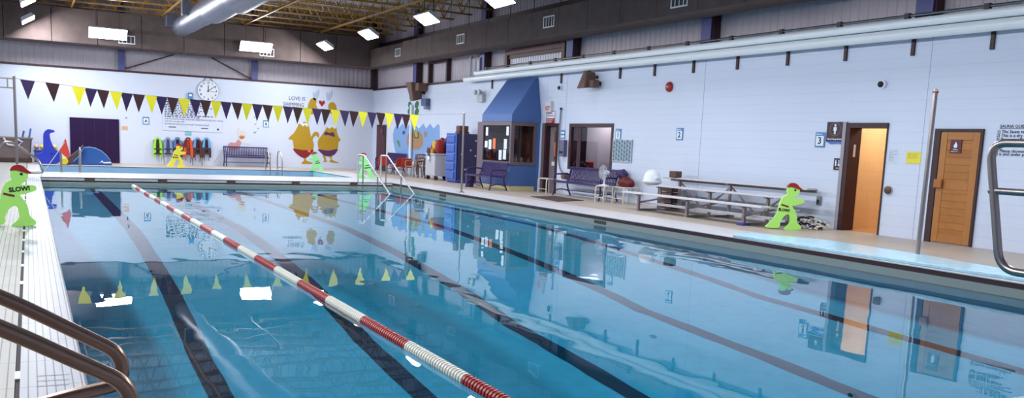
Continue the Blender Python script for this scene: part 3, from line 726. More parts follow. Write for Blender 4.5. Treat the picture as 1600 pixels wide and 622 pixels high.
# speakers, emergency lights
def wedge_speaker(label, p):
    t = thing('mounted_speaker', label, 'speaker', p, RZ)
    b = MB().hexa([(-.33, -.5, -.25), (.08, -.5, -.25), (.1, -.1, -.18), (-.16, -.1, -.18), (-.2, -.36, .26), (-.03, -.36, .26), (.05, -.1, .22), (-.1, -.1, .22)])
    b.build('horn_body', mat('speaker_brown', (104, 76, 66), .55), t, bevel=.02)
    MB().box(.0, .28, -.34, -.1, -.22, .0).build('driver_box', mat('speaker_brown', (104, 76, 66), .55), t, bevel=.03)
    MB().bar((.15, -.1, -.1), (.15, .0, -.1), .1, .1).bar((0, -.1, .1), (0, 0, .1), .08, .08).build('bracket', m_maroon, t)
p = onX(920, 125, WR-.3); wedge_speaker('brown flared wall speaker under the white tubes beside the blue hood', (WRS, p.y, p.z))
p = onX(655, 143, WR-.2)
t = thing('mounted_speaker', 'brown flared wall speaker high near the far corner over the leafy mural', 'speaker', (WRS, p.y, p.z), RZ)
MB().hexa([(-.16, -.5, -.42), (.1, -.5, -.42), (.1, -.1, -.3), (-.1, -.1, -.3), (-.5, -.62, .36), (.1, -.62, .36), (.15, -.1, .34), (-.2, -.1, .34)]).build('horn_body', mat('speaker_brown', (104, 76, 66), .55), t, bevel=.02)
MB().box(.1, .5, -.45, -.05, .0, .33).build('driver_box', mat('speaker_brown', (104, 76, 66), .55), t, bevel=.03); MB().box(0, .2, -.12, 0, -.1, .2).build('bracket', m_maroon, t)
p = right_loc(669, 162)
t = thing('wall_lamp', 'small blue grey box lamp on the wall beside the leafy mural', 'lamp', (WRS, p.y, p.z), RZ)
MB().box(-.28, .22, -.2, 0, -.1, .2).build('housing', mat('slate_blue', (70, 86, 124), .5), t, bevel=.02); MB().box(.02, .24, -.22, -.02, -.24, -.1).build('lamp_head', mat('slate_blue_light', (120, 134, 160), .5), t, bevel=.02)
p = right_loc(754, 152)
t = thing('wall_lamp', 'white two-headed emergency light beside the blue hood', 'lamp', (WRS, p.y, p.z), RZ)
MB().box(-.2, .25, -.14, 0, -.18, .1).build('housing', mat('grey_white', (176, 180, 186), .4), t, bevel=.015)
for x in (-.22, .12):
    MB().lathe([(.05, -.1), (.1, -.2), (.1, -.24)], (x, 0, .17), 16, 'y').build('lamp_head', mat('grey_white', (176, 180, 186), .4), t, smooth=True)

# long white tubes on brackets under the clerestory
TX = WR-.26
def tube_roll(label, z, r, ya, yb):
    t = thing('roller_tube', label, 'tube', (TX, (ya+yb)/2, z)); h = (ya-yb)/2
    MB().cyl((0, h, 0), (0, -h, 0), r, n=24).build('roll', m_tube, t, smooth=True)
    MB().cyl((0, h, 0), (0, h+.03, 0), r*.45, n=16).build('end_hub', mat('hub_brass', (120, 110, 70), .4), t)
    return t
tube_roll('lower long white tube running along the top of the side wall', 3.79, .1, 29.75, -3.9)
tube_roll('upper long white tube running along the top of the side wall', 3.985, .085, 28.9, -3.9)
t = thing('rail_pipe', 'thin grey rail pipe with dark clamps above the white tubes', 'pipe', (TX, 12, 4.12))
MB().cyl((0, 16.2, 0), (0, -15.9, 0), .028, n=8).build('rod', m_steel, t, smooth=True)
ysb = [20.28+1.55*k for k in range(6)]+[20.28-1.55*k for k in range(1, 13)]
for y in ysb:
    if y < 28.5: MB().box(-.04, .04, y-12-.05, y-12+.05, -.05, .045).build('clamp', m_black, t)
for y in ysb:
    if 28.7 > y > 3 and not (24.5 < y < 27):
        o = thing('wall_bracket', 'dark vertical strut bracket carrying the white tubes', 'bracket', (WR, y, 3.57), RZ, 'strut brackets under the white tubes')
        MB().box(-.035, .035, -.04, 0, -.15, .3).build('strut', m_maroon, o); MB().box(-.03, .03, -.2, -.03, .2, .24).build('arm', m_maroon, o)
# vertical silver duct at the tubes' far end
t = thing('vertical_duct', 'short silver vertical pipe at the far end of the white tubes', 'duct', (WR-.1, 29.25, WT+.1))
MB().cyl((0, .35, -.08), (0, .35, .75), .07, n=16).build('pipe', m_galv, t, smooth=True); MB().box(-.05, .05, -.45, .25, 0, .7).build('cabinet', mat('grey_cabinet', (128, 118, 128), .5), t, bevel=.01); MB().box(-.06, -.05, -.4, -.25, .05, .62).box(-.06, -.05, -.05, .05, .05, .62).build('rib', m_galv, t)

# ================================================================== FAR WALL
def F(px, py): 
    p = far_loc(px, py); return p.x, p.z
# pool rule board
x0, z0 = F(253, 150); x1, z1 = F(347, 206)
bw, bh = x1-x0, 2.87-1.45
t = thing('rules_board', 'large white board of dense black pool rules under the clock', 'board', ((x0+x1)/2, WFS, 2.17))
MB().box(-bw/2, bw/2, -.02, 0, -.7, .7).build('panel', mat('board_white', (206, 214, 234), .5), t, bevel=.004, seg=1)
dashes(t, bw-.2, .78, 11, m_letter, .02, 11, 'lettering', .55, .8, off=.25)
for i, s in enumerate(('THE MAXIMUM NUMBER OF BATHERS PERMITTED ON THE DECK AND IN', 'THE POOL AT ANY TIME', 'BATHERS OF THE POOL MUST READ THE ABOVE RULES')):
    text('lettering', s, .085, m_letter, t, (-bw/2+.1, -.022, -.2-.11*i), 'LEFT', .001, sx=.86)
MB().box(-bw/2+.25, -bw/2+.55, -.024, -.02, -.57, -.53).box(.35, .65, -.024, -.02, -.57, -.53).lathe([(.045, -.024), (.045, -.02)], (bw/2-.18, 0, -.57), 12, 'y').build('printed_mark', m_letter, t)
# clock
x, z = F(325, 142)
t = thing('wall_clock', 'large round white wall clock with black numerals above the rules board', 'clock', (x, WFS, z))
MB().lathe([(.44, -.05), (.46, -.05), (.46, 0)], (0, 0, 0), 40, 'y').build('rim', mat('clock_rim', (150, 156, 178), .4), t)
MB().lathe([(.44, -.052), (.44, -.03)], (0, 0, 0), 40, 'y').build('dial', mat('clock_face', (222, 228, 238), .5), t)
for k in range(12):
    a = PI/2-2*PI*(k+1)/12; text('numeral', str(k+1), .12, m_letter, t, (.35*math.cos(a), -.055, .35*math.sin(a)), bold=.004)
def hand(name, a, l, w, m, y):
    a = PI/2-a; MB().bar((-.06*math.cos(a), y, -.06*math.sin(a)), (l*math.cos(a), y, l*math.sin(a)), w, .004, (0, 1, 0)).build(name, m, t)
hand('hour_hand', 2*PI*(.05)/12, .25, .03, m_letter, -.062); hand('minute_hand', 2*PI*9/60, .36, .022, m_letter, -.066); hand('second_hand', 2*PI*16/60, .36, .012, m_red, -.07)
MB().bar((-.2, -.03, .4), (-.05, -.03, .62), .02, .02).bar((.2, -.03, .4), (.05, -.03, .62), .02, .02).build('hanger', m_maroon, t)
x, z = F(297, 151); t = thing('wall_sensor', 'small blue box mounted beside the wall clock', 'box', (x, WFS, z)); MB().box(-.1, .1, -.08, 0, -.17, .17).build('body', m_signblue, t, bevel=.02); MB().box(-.06, .06, -.086, -.08, .02, .1).build('panel', m_signwhite, t)
for s, px, py, l in (('A', 228, 188.5, 'blue edged letter A sign near the purple far door'), ('B', 415.5, 193.5, 'blue edged letter B sign beside the yellow mural figures')):
    x, z = F(px, py); t = sign('letter_sign', l, (x, WFS, z), 0, .26, .32, m_signblue, group='lettered wall signs'); MB().box(-.1, .1, -.019, -.015, -.13, .1).build('face', m_signwhite, t); text('letter', s, .17, m_letter, t, (0, -.021, -.02), bold=.005)
x, z = F(294, 208); t = sign('notice_sign', 'teal paper notice above the hanging life vests', (x, WFS, z), 0, .28, .2, mat('teal_paper', (112, 186, 192), .6), 'notice', .005); dashes(t, .2, .1, 3, m_signwhite, .005, 2, lh=.3)
x, z = F(195, 200); t = sign('notice_sign', 'tan paper notice beside the purple far door', (x, WFS, z), 0, .24, .18, mat('tan_paper', (216, 180, 150), .6), 'notice', .005); dashes(t, .18, .1, 3, mat('tan_print', (150, 110, 90), .6), .005, 12, lh=.3)
# painted lettering
x, z = F(462, 159); t = thing('wall_lettering', 'dark painted words on the far wall above the mural bathers', 'lettering', (x, WFS, z))
text('text_line', 'LOVE IS', .24, m_letter, t, (0.06, -.004, .14), sx=.95); text('text_line', 'SWIMMING', .24, m_letter, t, (-.1, -.004, -.14), sx=.8)
# small painted birds
for i, (px, py) in enumerate(((398, 183), (399, 194), (403, 201), (398, 207), (197, 170), (197, 184))):
    x, z = F(px, py); s = .1 if i == 3 else .07
    o = MB().prism([(-s, s*.5), (-s*.3, -.1*s), (0, -s*.7), (s*.3, -.1*s), (s, s*.7), (s*.2, s*.2), (0, 0), (-s*.4, s*.2)], -.004, 0).build('bird_picture', mat('bird_blue', (70, 84, 128), .6)); o.location = (x, WFS, z)
    tag(o, 'little dark blue bird painted beside the letter B sign' if i < 4 else 'little dark blue bird painted beside the purple far door', 'mural', 'birds by letter B' if i < 4 else 'birds by the purple door')

def mural_poly(pts, ox, oz, sc, px0, py0):
    """crop coordinates -> far wall local polygon"""
    out = []
    for (a, b_) in pts:
        x, z = F(px0+a/sc, py0+b_/sc); out.append((x-ox, z-oz))
    return out
def smooth_poly(pts, n=4): 
    P = [Vector((a, b_, 0)) for a, b_ in pts]; N = len(P); out = []
    for i in range(N):
        p0, p1, p2, p3 = P[i-1], P[i], P[(i+1) % N], P[(i+2) % N]
        for k in range(n):
            t = k/n; v = .5*((2*p1)+(p2-p0)*t+(2*p0-5*p1+4*p2-p3)*t*t+(3*p1-p0-3*p2+p3)*t**3); out.append((v.x, v.y))
    return out
m_myel = mat('mural_yellow', (178, 140, 20), .6, 0, .05); m_mred = mat('mural_red', (132, 20, 28), .6); m_mpur = mat('mural_purple', (82, 40, 92), .6)
m_tuft = mat('mural_white', (214, 220, 230), .6)
def bather(label, body, head, trunks, legs, extra):
    ox, oz = F(430+sum(a for a, _ in body)/len(body)/5.183, 250)
    t = thing('bather_picture', label, 'mural', (ox, WFS, oz))
    g = lambda q: smooth_poly(mural_poly(q, ox, oz, 5.183, 430, 140))
    MB().prism(g(body), -.004, 0).build('body', m_myel, t)
    MB().prism(g(head), -.004, 0).build('head', m_myel, t)
    for i, l in enumerate(legs): MB().prism(g(l), -.0045, 0).build('leg', m_myel, t)
    MB().prism(g(trunks[0]), -.006, 0).build('trunks', trunks[1], t)
    for nm, q, m in extra: MB().prism(g(q), -.0075, -.002).build(nm, m, t)
bather('painted yellow pear-shaped bather in dark red trunks on the far wall',
    [(215, 262), (262, 268), (275, 310), (290, 380), (312, 440), (306, 490), (285, 522), (258, 548), (220, 550), (180, 525), (152, 480), (141, 412), (108, 402), (120, 380), (150, 352), (175, 312), (190, 280)],
    [(262, 150), (272, 105), (292, 74), (320, 68), (336, 92), (330, 122), (346, 160), (330, 190), (290, 200), (268, 180)],
    ([(147, 478), (230, 490), (309, 488), (288, 522), (256, 550), (220, 552), (180, 526), (158, 503)], m_mred),
    [[(222, 540), (256, 545), (250, 572), (300, 592), (298, 601), (214, 600), (234, 570)]],
    [('arm', [(290, 404), (298, 368), (320, 342), (350, 350), (356, 386), (344, 384), (330, 372), (312, 386), (300, 410)], m_myel),
     ('collar', [(190, 268), (215, 258), (232, 275), (252, 268), (268, 290), (255, 300), (240, 286), (225, 298), (205, 280)], m_tuft),
     ('star', [(275, 472), (282, 488), (292, 490), (284, 500), (288, 512), (275, 505), (262, 510), (266, 498), (258, 488), (270, 487)], mat('mural_coral', (236, 110, 80), .6))])
bather('painted yellow pear-shaped bather in purple bikini on the far wall',
    [(430, 295), (488, 295), (500, 345), (512, 380), (530, 408), (512, 428), (508, 470), (492, 512), (445, 540), (395, 532), (358, 495), (344, 440), (350, 405), (375, 370), (400, 335), (415, 310)],
    [(432, 160), (430, 128), (442, 108), (466, 102), (490, 122), (498, 165), (485, 195), (450, 195)],
    ([(348, 484), (430, 494), (504, 482), (482, 524), (440, 541), (395, 533), (362, 505)], m_mpur),
    [[(385, 528), (404, 534), (415, 575), (425, 580), (390, 586), (398, 570), (388, 548)], [(432, 535), (462, 540), (456, 562), (478, 578), (512, 590), (505, 596), (440, 586), (450, 565)]],
    [('bikini_top', [(394, 362), (412, 340), (440, 352), (470, 345), (482, 382), (460, 378), (430, 368), (410, 370)], m_mpur),
     ('collar', [(405, 290), (430, 284), (450, 292), (478, 284), (494, 302), (480, 318), (460, 304), (440, 316), (420, 304)], m_tuft)])
x, z = F(503, 161.5); o = MB().prism([(0, -.16), (.13, 0), (.15, .08), (.1, .13), (.04, .12), (0, .06), (-.04, .12), (-.1, .13), (-.15, .08), (-.13, 0)], -.004, 0).build('heart_picture', m_red); o.location = (x, WFS, z); tag(o, 'small red painted heart between the two mural bathers', 'mural')
for i, (px, py, l) in enumerate(((494, 149, 'pale painted feather tuft above the red-trunked mural bather'), (515, 150, 'pale painted feather tuft above the bikini mural bather'))):
    x, z = F(px, py); o = MB().prism(smooth_poly([(-.12, -.2), (-.02, -.22), (.1, -.1), (.16, .15), (.1, .3), (.04, .1), (0, .25), (-.06, .05), (-.14, .2), (-.16, 0)]), -.004, 0).build('tuft_picture', mat('tuft_grey', (174, 184, 206), .6)); o.location = (x, WFS, z); tag(o, l, 'mural')
# bather in pink behind the bench
ox, oz = F(375, 225); t = thing('swimmer_picture', 'painted pale swimmer in a pink suit above the far purple bench', 'mural', (ox, WFS, oz))
g = lambda q: smooth_poly(mural_poly(q, ox, oz, 7.317, 340, 190))
m_pale = mat('mural_pale_skin', (206, 206, 196), .6)
MB().prism(g([(125, 300), (118, 265), (150, 238), (200, 242), (235, 205), (270, 235), (262, 270), (230, 320), (150, 325)]), -.004, 0).build('body', mat('mural_pink', (198, 142, 140), .6), t)
MB().prism(g([(240, 150), (255, 112), (290, 100), (325, 120), (325, 160), (300, 195), (265, 200), (245, 180)]), -.0045, 0).build('head', m_pale, t)
MB().prism(g([(225, 165), (240, 200), (250, 180), (238, 140), (240, 100), (258, 80), (235, 75), (222, 100)]), -.0035, 0).build('arm', m_pale, t)
MB().prism(g([(262, 228), (300, 240), (365, 250), (365, 270), (310, 262), (270, 252)]), -.0035, 0).build('arm', m_pale, t)
MB().prism(mural_poly([(243, 165), (258, 175), (268, 150), (278, 172), (296, 152), (298, 172), (312, 168), (302, 190), (275, 202), (252, 192)], ox, oz, 7.317, 340, 190), -.006, 0).build('hair_band', mat('mural_orange', (204, 96, 44), .6), t)

# ================================================================== SIDE WALL MURAL
oy, oz = 35.2, 1.2
def Rp(pts, sc=3.456, px0=580, py0=120):
    out = []
    for a, b_ in pts:
        p = right_loc(px0+a/sc, py0+b_/sc); out.append((oy-p.y, p.z-oz))
    return out
t = thing('wave_picture', 'blue painted wave mural with brown shell on the side wall near the far corner', 'mural', (WRS, oy, oz), RZ)
MB().prism(Rp([(118, 310), (125, 280), (140, 255), (150, 275), (170, 253), (190, 277), (205, 258), (222, 275), (240, 262), (258, 280), (283, 253), (297, 280), (318, 253), (337, 280), (360, 255), (369, 262), (372, 345), (368, 420), (318, 440), (230, 450), (190, 465), (150, 440), (130, 400), (120, 350)]), -.004, 0).build('wave', mat('mural_blue', (122, 160, 214), .6), t)
MB().prism(smooth_poly(Rp([(192, 345), (200, 310), (225, 292), (260, 296), (280, 325), (280, 365), (262, 390), (225, 392), (200, 375)])), -.006, 0).build('shell', mat('mural_brown', (160, 126, 90), .6), t)
MB().prism(smooth_poly(Rp([(232, 300), (255, 300), (258, 330), (235, 332)])), -.008, 0).build('shell_mark', mat('mural_olive', (88, 74, 34), .6), t)
MB().prism(smooth_poly(Rp([(238, 292), (250, 300), (252, 322), (242, 326), (234, 306)])), -.01, 0).build('leaf', mat('mural_lime', (150, 160, 60), .6), t)
MB().prism(smooth_poly(Rp([(138, 345), (150, 345), (158, 365), (156, 384), (146, 365)])), -.008, 0).build('leaf', mat('mural_green', (84, 140, 70), .6), t)
MB().prism(smooth_poly(Rp([(288, 300), (300, 295), (303, 320), (292, 328), (286, 315)])), -.008, 0).build('fish', mat('mural_fish', (150, 130, 110), .6), t)
MB().prism(smooth_poly(Rp([(170, 300), (180, 290), (184, 305), (174, 312)])), -.008, 0).build('fish', mat('mural_fish_dark', (60, 70, 90), .6), t)
p = right_loc(643.5, 250); o = MB().cyl((WR-.08, p.y, .0), (WR-.08, p.y, 3.0), .07, n=14).build('wall_pipe', m_signwhite, None, smooth=True); tag(o, 'thick white vertical pipe in front of the blue wave mural', 'pipe')
o = MB().prism([(0, 0), (.05, 0), (.05, .05), (0, .05)], 0, .01)
oy2, oz2 = right_loc(646, 166).y, right_loc(646, 166).z
t = thing('palm_picture', 'green painted palm leaves at the top of the thick white pipe', 'mural', (WRS, oy2, oz2), RZ)
for sx in (-1, 1):
    b = MB()
    for k, (dz, w) in enumerate(((.45, .3), (.1, .42), (-.2, .45), (-.42, .3))):
        b.prism(smooth_poly([(sx*.18, dz-.02), (sx*(.2+w*.5), dz+.12), (sx*(.18+w), dz), (sx*(.2+w*.6), dz-.2), (sx*.2, dz-.16)], 3), -.004-.002*k, 0)
    b.build('leaf', mat('palm_green', (44, 110, 60), .6), t)
p = right_loc(598, 205); t = sign('door_sign', 'small dark sign with red mark beside the dark far side door', (WR-.045, p.y, p.z), RZ, .5, .42, m_signdark); MB().prism([(-.1, -.08), (.1, -.08), (.06, .1), (-.06, .1)], -.02, -.015).build('pictogram', m_red, t)

# ================================================================== BENCHES
def make_bench(L, label, loc, rz):
    t = thing('slatted_bench', label, 'bench', loc, rz, 'purple slatted benches')
    n = int(L/.075); b = MB(); c = MB(); st = L/n
    for k in range(n):
        x = -L/2+st*(k+.5)
        b.tube([(x, -.27, .43), (x, -.2, .45), (x, .12, .425), (x, .2, .43)], .017, 6)
        c.tube([(x, .2, .45), (x, .24, .52), (x, .32, .84), (x, .35, .87)], .017, 6)
    b.bar((-L/2, -.27, .425), (L/2, -.27, .425), .04, .05).bar((-L/2, .19, .42), (L/2, .19, .42), .04, .04).build('seat', m_purple, t, smooth=True)
    c.bar((-L/2, .35, .86), (L/2, .35, .86), .045, .05).bar((-L/2, .23, .5), (L/2, .23, .5), .035, .035).build('backrest', m_purple, t, smooth=True)
    for s in (-1, 1):
        x = s*(L/2-.03)
        f = MB()
        f.tube(smooth_path([(x, -.26, .42), (x, -.25, .22), (x, -.3, 0)], 5), .026, 8)
        f.tube(smooth_path([(x, .36, .86), (x, .24, .48), (x, .22, .3), (x, .34, 0)], 5), .026, 8)
        f.tube(smooth_path([(x, -.27, .13), (x, -.1, .19), (x, .1, .19), (x, .29, .13)], 5), .018, 8)
        f.build('leg', m_purple, t, smooth=True)
        MB().tube(round_path([(x, -.25, .42), (x, -.27, .64), (x, .0, .66), (x, .3, .64)], .08), .024, 8).build('armrest', m_purple, t, smooth=True)
    MB().bar((-L/2, .02, .19), (L/2, .02, .19), .03, .03).build('stretcher', m_purple, t)
    return t
p = far_loc(382.5, 262)
make_bench(1.95, 'purple slatted bench against the far wall under the painted swimmer', (p.x, WF-.48, 0), 0)
make_bench(2.5, 'purple slatted bench under the large window beside the fan', (14.12, 21.2, 0), RZ)
make_bench(1.75, 'purple slatted bench standing in front of the blue booth', (12.98, 25.25, 0), RZ)
make_bench(2.2, 'purple slatted bench near the far corner behind the red chairs', (14.1, 36.9, 0), RZ)

# ================================================================== BLEACHER
bt = thing('bleacher', 'three-row aluminium bleacher standing against the side wall', 'bleacher', (13.6, 15.2, 0))
YA, YB = 12.8-15.2, 17.55-15.2
def plank(name, x, z, w, ya=YA, yb=YB):
    MB().box(x-w/2, x+w/2, ya, yb, z-.04, z).build(name, m_alu, bt, bevel=.006, seg=1)
plank('seat', 12.95-13.6, .44, .26); plank('seat', 0, .63, .26); plank('seat', 14.2-13.6, .82, .26)
plank('footboard', -.32, .2, .24, YA+.1, YB-.1); plank('footboard', .3, .36, .24, YA+.1, YB-.1)
MB().box(.74, .77, YA, YB, .72, .8).build('back_rail', m_aludark, bt)
for y in (13.4-15.2, 15.2-15.2, 17.0-15.2):
    f = MB().box(-.7, .75, y-.03, y+.03, .0, .05)
    for x, z in ((-.65, .4), (0, .59), (.6, .78)):
        f.box(x-.03, x+.03, y-.03, y+.03, .05, z-.03).box(x-.12, x+.12, y-.035, y+.035, z-.03, z)
    f.bar((-.65, y, .2), (.6, y, .38), .04, .04)
    f.build('leg_frame', m_aludark, bt)
b = MB()
for a, c in ((13.4, 14.3), (15.2, 14.3), (15.2, 16.1), (17.0, 16.1)):
    b.bar((.62, a-15.2, .7), (.62, c-15.2, .1), .035, .035)
b.build('cross_brace', m_aludark, bt)
for y in (13.4-15.2,):
    MB().box(-.76, -.54, y-.1, y+.1, -.0, .05).build('foot_pad', mat('blue_rubber', (50, 56, 140), .5), bt, bevel=.01)
o = thing('white_tub', 'white domed plastic tub standing on the far end of the bleacher', 'tub', (13.55, 17.3, .632))
MB().lathe([(.16, 0), (.22, .03), (.25, .06), (.25, .09)], (0, 0, 0), 24).build('tray', m_white, o, smooth=True); MB().lathe([(.22, .09), (.21, .18), (.17, .28), (.1, .34), (.03, .36)], (.0, 0, 0), 24).build('dome', m_white, o, smooth=True); MB().box(-.08, .08, -.25, -.12, .13, .2).build('handle', m_signwhite, o, bevel=.02)
o = MB().box(14.0, 14.2, 16.95, 17.2, .822, .98).build('small_box', mat('brown_box', (92, 62, 50), .6), bevel=.01); tag(o, 'small brown box on the top bleacher row near the white tub', 'box')
for i, (xa, xb, ya, yb) in enumerate(((14.03, 14.32, 17.1, 17.62),)):
    o = thing('wooden_crate', 'dark brown crate tucked under the far end of the bleacher', 'crate', ((xa+xb)/2, (ya+yb)/2, 0)); w_, d_ = xb-xa, yb-ya
    b = MB()
    for k in range(4): b.box(-w_/2, w_/2, -d_/2, d_/2, .03+.14*k, .15+.14*k)
    b.build('slat', mat('crate_brown', (84, 52, 44), .6), o); MB().box(-w_/2-.01, -w_/2+.03, -d_/2-.01, -d_/2+.03, 0, .6).box(w_/2-.03, w_/2+.01, -d_/2-.01, -d_/2+.03, 0, .6).box(-w_/2-.01, -w_/2+.03, d_/2-.03, d_/2+.01, 0, .6).build('corner_post', mat('crate_dark', (64, 40, 36), .6), o)

# ================================================================== FAN, STOOLS, BAG
def stool(label, x, y, w, d, h, rz=0):
    t = thing('tubular_stool', label, 'stool', (x, y, 0), rz)
    mt = mat('cream_tube', (206, 198, 186), .4)
    for s in (-1, 1):
        MB().tube(round_path([(s*w/2, -d/2, 0), (s*w/2, -d/2, h), (s*w/2, d/2, h), (s*w/2, d/2, 0)], .08), .02, 8).build('leg', mt, t, smooth=True)
    MB().box(-w/2, w/2, -d/2+.05, d/2-.05, h-.02, h+.01).build('seat', mt, t, bevel=.01)
    MB().cyl((-w/2, -d/2, h*.3), (w/2, -d/2, h*.3), .012, n=8).build('stretcher', mt, t)
    return t
stool('small cream tubular stool carrying the white fan', 13.85, 19.72, .4, .36, .44, RZ)
stool('wide cream tubular stool carrying the red bag', 14.2, 19.22, .5, .55, .44, RZ)
stool('cream tubular stool in front of the grey door', 14.2, 23.35, .5, .4, .46, RZ)
t = thing('desk_fan', 'white round desk fan standing on a small cream stool', 'fan', (13.8, 19.72, .452), RZ)
MB().lathe([(.14, 0), (.13, .02), (.05, .035), (.02, .04)], (0, 0, 0), 20).build('base', m_white, t, smooth=True); MB().cyl((0, 0, .03), (0, .02, .3), .025, n=10).build('stem', m_white, t, smooth=True)
MB().lathe([(.06, 0), (.065, .06), (.05, .14)], (0, 0, .36), 16, 'y').build('motor', m_white, t, smooth=True)
b = MB()
for k in range(20):
    a = 2*PI*k/20; c, s_ = math.cos(a), math.sin(a)
    b.tube([(.04*c, -.1, .36+.04*s_), (.14*c, -.095, .36+.14*s_), (.2*c, -.05, .36+.2*s_), (.14*c, .0, .36+.14*s_), (.05*c, .01, .36+.05*s_)], .003, 5)
for r, y_ in ((.2, -.05), (.13, -.098), (.07, -.1)):
    b.tube([(r*math.cos(2*PI*k/24), y_, .36+r*math.sin(2*PI*k/24)) for k in range(25)], .004, 5)
b.build('grille', m_alu, t)
b = MB()
for k in range(4):
    a = PI/2*k; R = lambda r, da, y_: (r*math.cos(a+da), y_, .36+r*math.sin(a+da))
    b.add([R(.03, 0, -.03), R(.17, -.3, -.05), R(.18, .1, -.045), R(.16, .5, -.025), R(.03, .5, -.02)], [(0, 1, 2, 3, 4)])
b.build('blade', mat('fan_blade', (170, 178, 190), .4), t)
t = thing('red_bag', 'dark red slumped bag lying on the wide cream stool', 'bag', (14.2, 19.25, .452), RZ)
b = MB().ball((0, 0, .12), .3, .2, .14, 18, 10)
for v in b.v: v.z = max(0, v.z + .02*math.sin(v.x*23)+.02*math.cos(v.y*31))
b.build('body', mat('bag_red', (104, 24, 24), .6, 0, .2, 12), t, smooth=True); MB().tube(smooth_path([(-.15, -.08, .21), (-.05, -.1, .3), (.08, -.08, .28), (.16, -.06, .2)], 5), .014, 6).build('strap', mat('bag_dark', (60, 24, 40), .6), t, smooth=True)
t = thing('purple_jacket', 'dark purple jacket draped over the bench end beside the red bag', 'jacket', (14.42, 19.75, .0), RZ)
b = MB().ball((0, 0, .78), .24, .1, .13, 16, 9)
for v in b.v: v.z += .02*math.sin(v.x*30)
b.build('body', mat('jacket', (50, 34, 88), .7, 0, .15, 14), t, smooth=True); MB().tube(smooth_path([(.1, -.06, .8), (.2, -.1, .7), (.24, -.08, .52), (.22, -.04, .43)], 5), .05, 8).build('sleeve', mat('jacket', (50, 34, 88), .7), t, smooth=True)
# dark floor mat
p = onZ(871, 311)
q = [onZ(829, 307.5), onZ(871, 315.3), onZ(912, 313.8), onZ(868, 306.8)]
o = MB().hexa([Vector((v.x, v.y, .001)) for v in q]+[Vector((v.x, v.y, .014)) for v in q]).build('floor_grate', mat('grate_dark', (62, 40, 40), .7, 0, .3, 30)); tag(o, 'dark brown mat lying on the deck in front of the window bench', 'mat')
# ================================================================== SLOW FIGURES
def sp(pts, x0=240, zb=552, sc=.0021): return [((a-x0)*sc, (zb-b_)*sc) for a, b_ in pts]
BODY = [(252, 160), (250, 190), (256, 212), (240, 225), (216, 242), (196, 285), (186, 330), (174, 385), (154, 435), (118, 485), (80, 525), (84, 538), (180, 540), (206, 520), (208, 486), (228, 440), (252, 412), (280, 405),
        (294, 440), (296, 490), (272, 522), (248, 545), (256, 552), (330, 552), (396, 545), (402, 515), (366, 478), (356, 420), (340, 375), (306, 326), (332, 318), (402, 294), (414, 275), (402, 254), (360, 252), (318, 250),
        (332, 234), (356, 210), (364, 180), (358, 150), (330, 128), (290, 122), (264, 134)]
CAP = [(248, 150), (258, 125), (280, 108), (312, 106), (340, 120), (356, 138), (384, 160), (378, 168), (350, 164), (300, 148), (268, 146)]
def slow_figure(label, loc, rz, m, scale=1.0, text_on_arm=False):
    t = thing('warning_figure', label, 'warning figure', loc, rz, 'plastic SLOW warning figures')
    S = lambda q: [(x*scale, z*scale) for x, z in smooth_poly(sp(q), 3)]
    d = .055*scale
    MB().prism(S(BODY), -d, d).build('body', m, t, bevel=.028*scale, seg=3)
    MB().prism(S(CAP), -d*.95-.012, d*.95+.012).build('cap', m_red, t, bevel=.02*scale)
    ex, ez = [v*scale for v in sp([(320, 172)])[0]]
    mb = MB().lathe([(.02*scale, -d-.006), (.022*scale, -d+.004)], (ex, 0, ez), 14, 'y').lathe([(.02*scale, d-.004), (.022*scale, d+.006)], (ex, 0, ez), 14, 'y'); mb.build('eye', m_black, t)
    (ax, az), (bx_, bz) = [(v[0]*scale, v[1]*scale) for v in sp([(202, 314), (272, 332)])]
    for y in (-d, d): MB().bar((ax, y, az), (bx_, y, bz), .012, .03*scale).build('belt', mat('belt_red', (110, 24, 26), .5), t)
    pos = [v*scale for v in (sp([(305, 282)])[0] if text_on_arm else sp([(232, 366)])[0])]
    for bk in (False, True):
        o = text('lettering', 'SLOW!', .092*scale if text_on_arm else .072*scale, m_black, t, (0, 0, 0), back=bk, ext=.003, bold=.004*scale)
        o.location = (pos[0], (d+.001)*(1 if bk else -1), pos[1]); o.rotation_euler = (0, -.12 if text_on_arm else .1, 0)
    return t
def face(p, f=.8): return -math.atan2(p.x, p.y)*f
p = onZ(24, 353); slow_figure('bright green figure in a red cap on the white tiled pool edge', (p.x-.06, p.y, 0), 0, m_green, .94, True)
p = onZ(277.5, 262.3); slow_figure('yellow figure standing in front of the hanging life vests', (p.x, p.y+.45, 0), 0, m_yel, 1.02)
p = onZ(500, 267.3); slow_figure('pale green figure at the feet of the mural bathers', (p.x-.2, p.y-.25, 0), PI-.1, m_palegreen, .88)
p = onZ(575, 279); slow_figure('green figure behind the stair rails near the far corner', (p.x, p.y+.15, 0), PI-.25, m_palegreen, 1.0)
p = onZ(1223, 358.5); slow_figure('bright green figure beside the bleacher end on the deck', (p.x, p.y, 0), face(p, .75), m_green, 1.0)

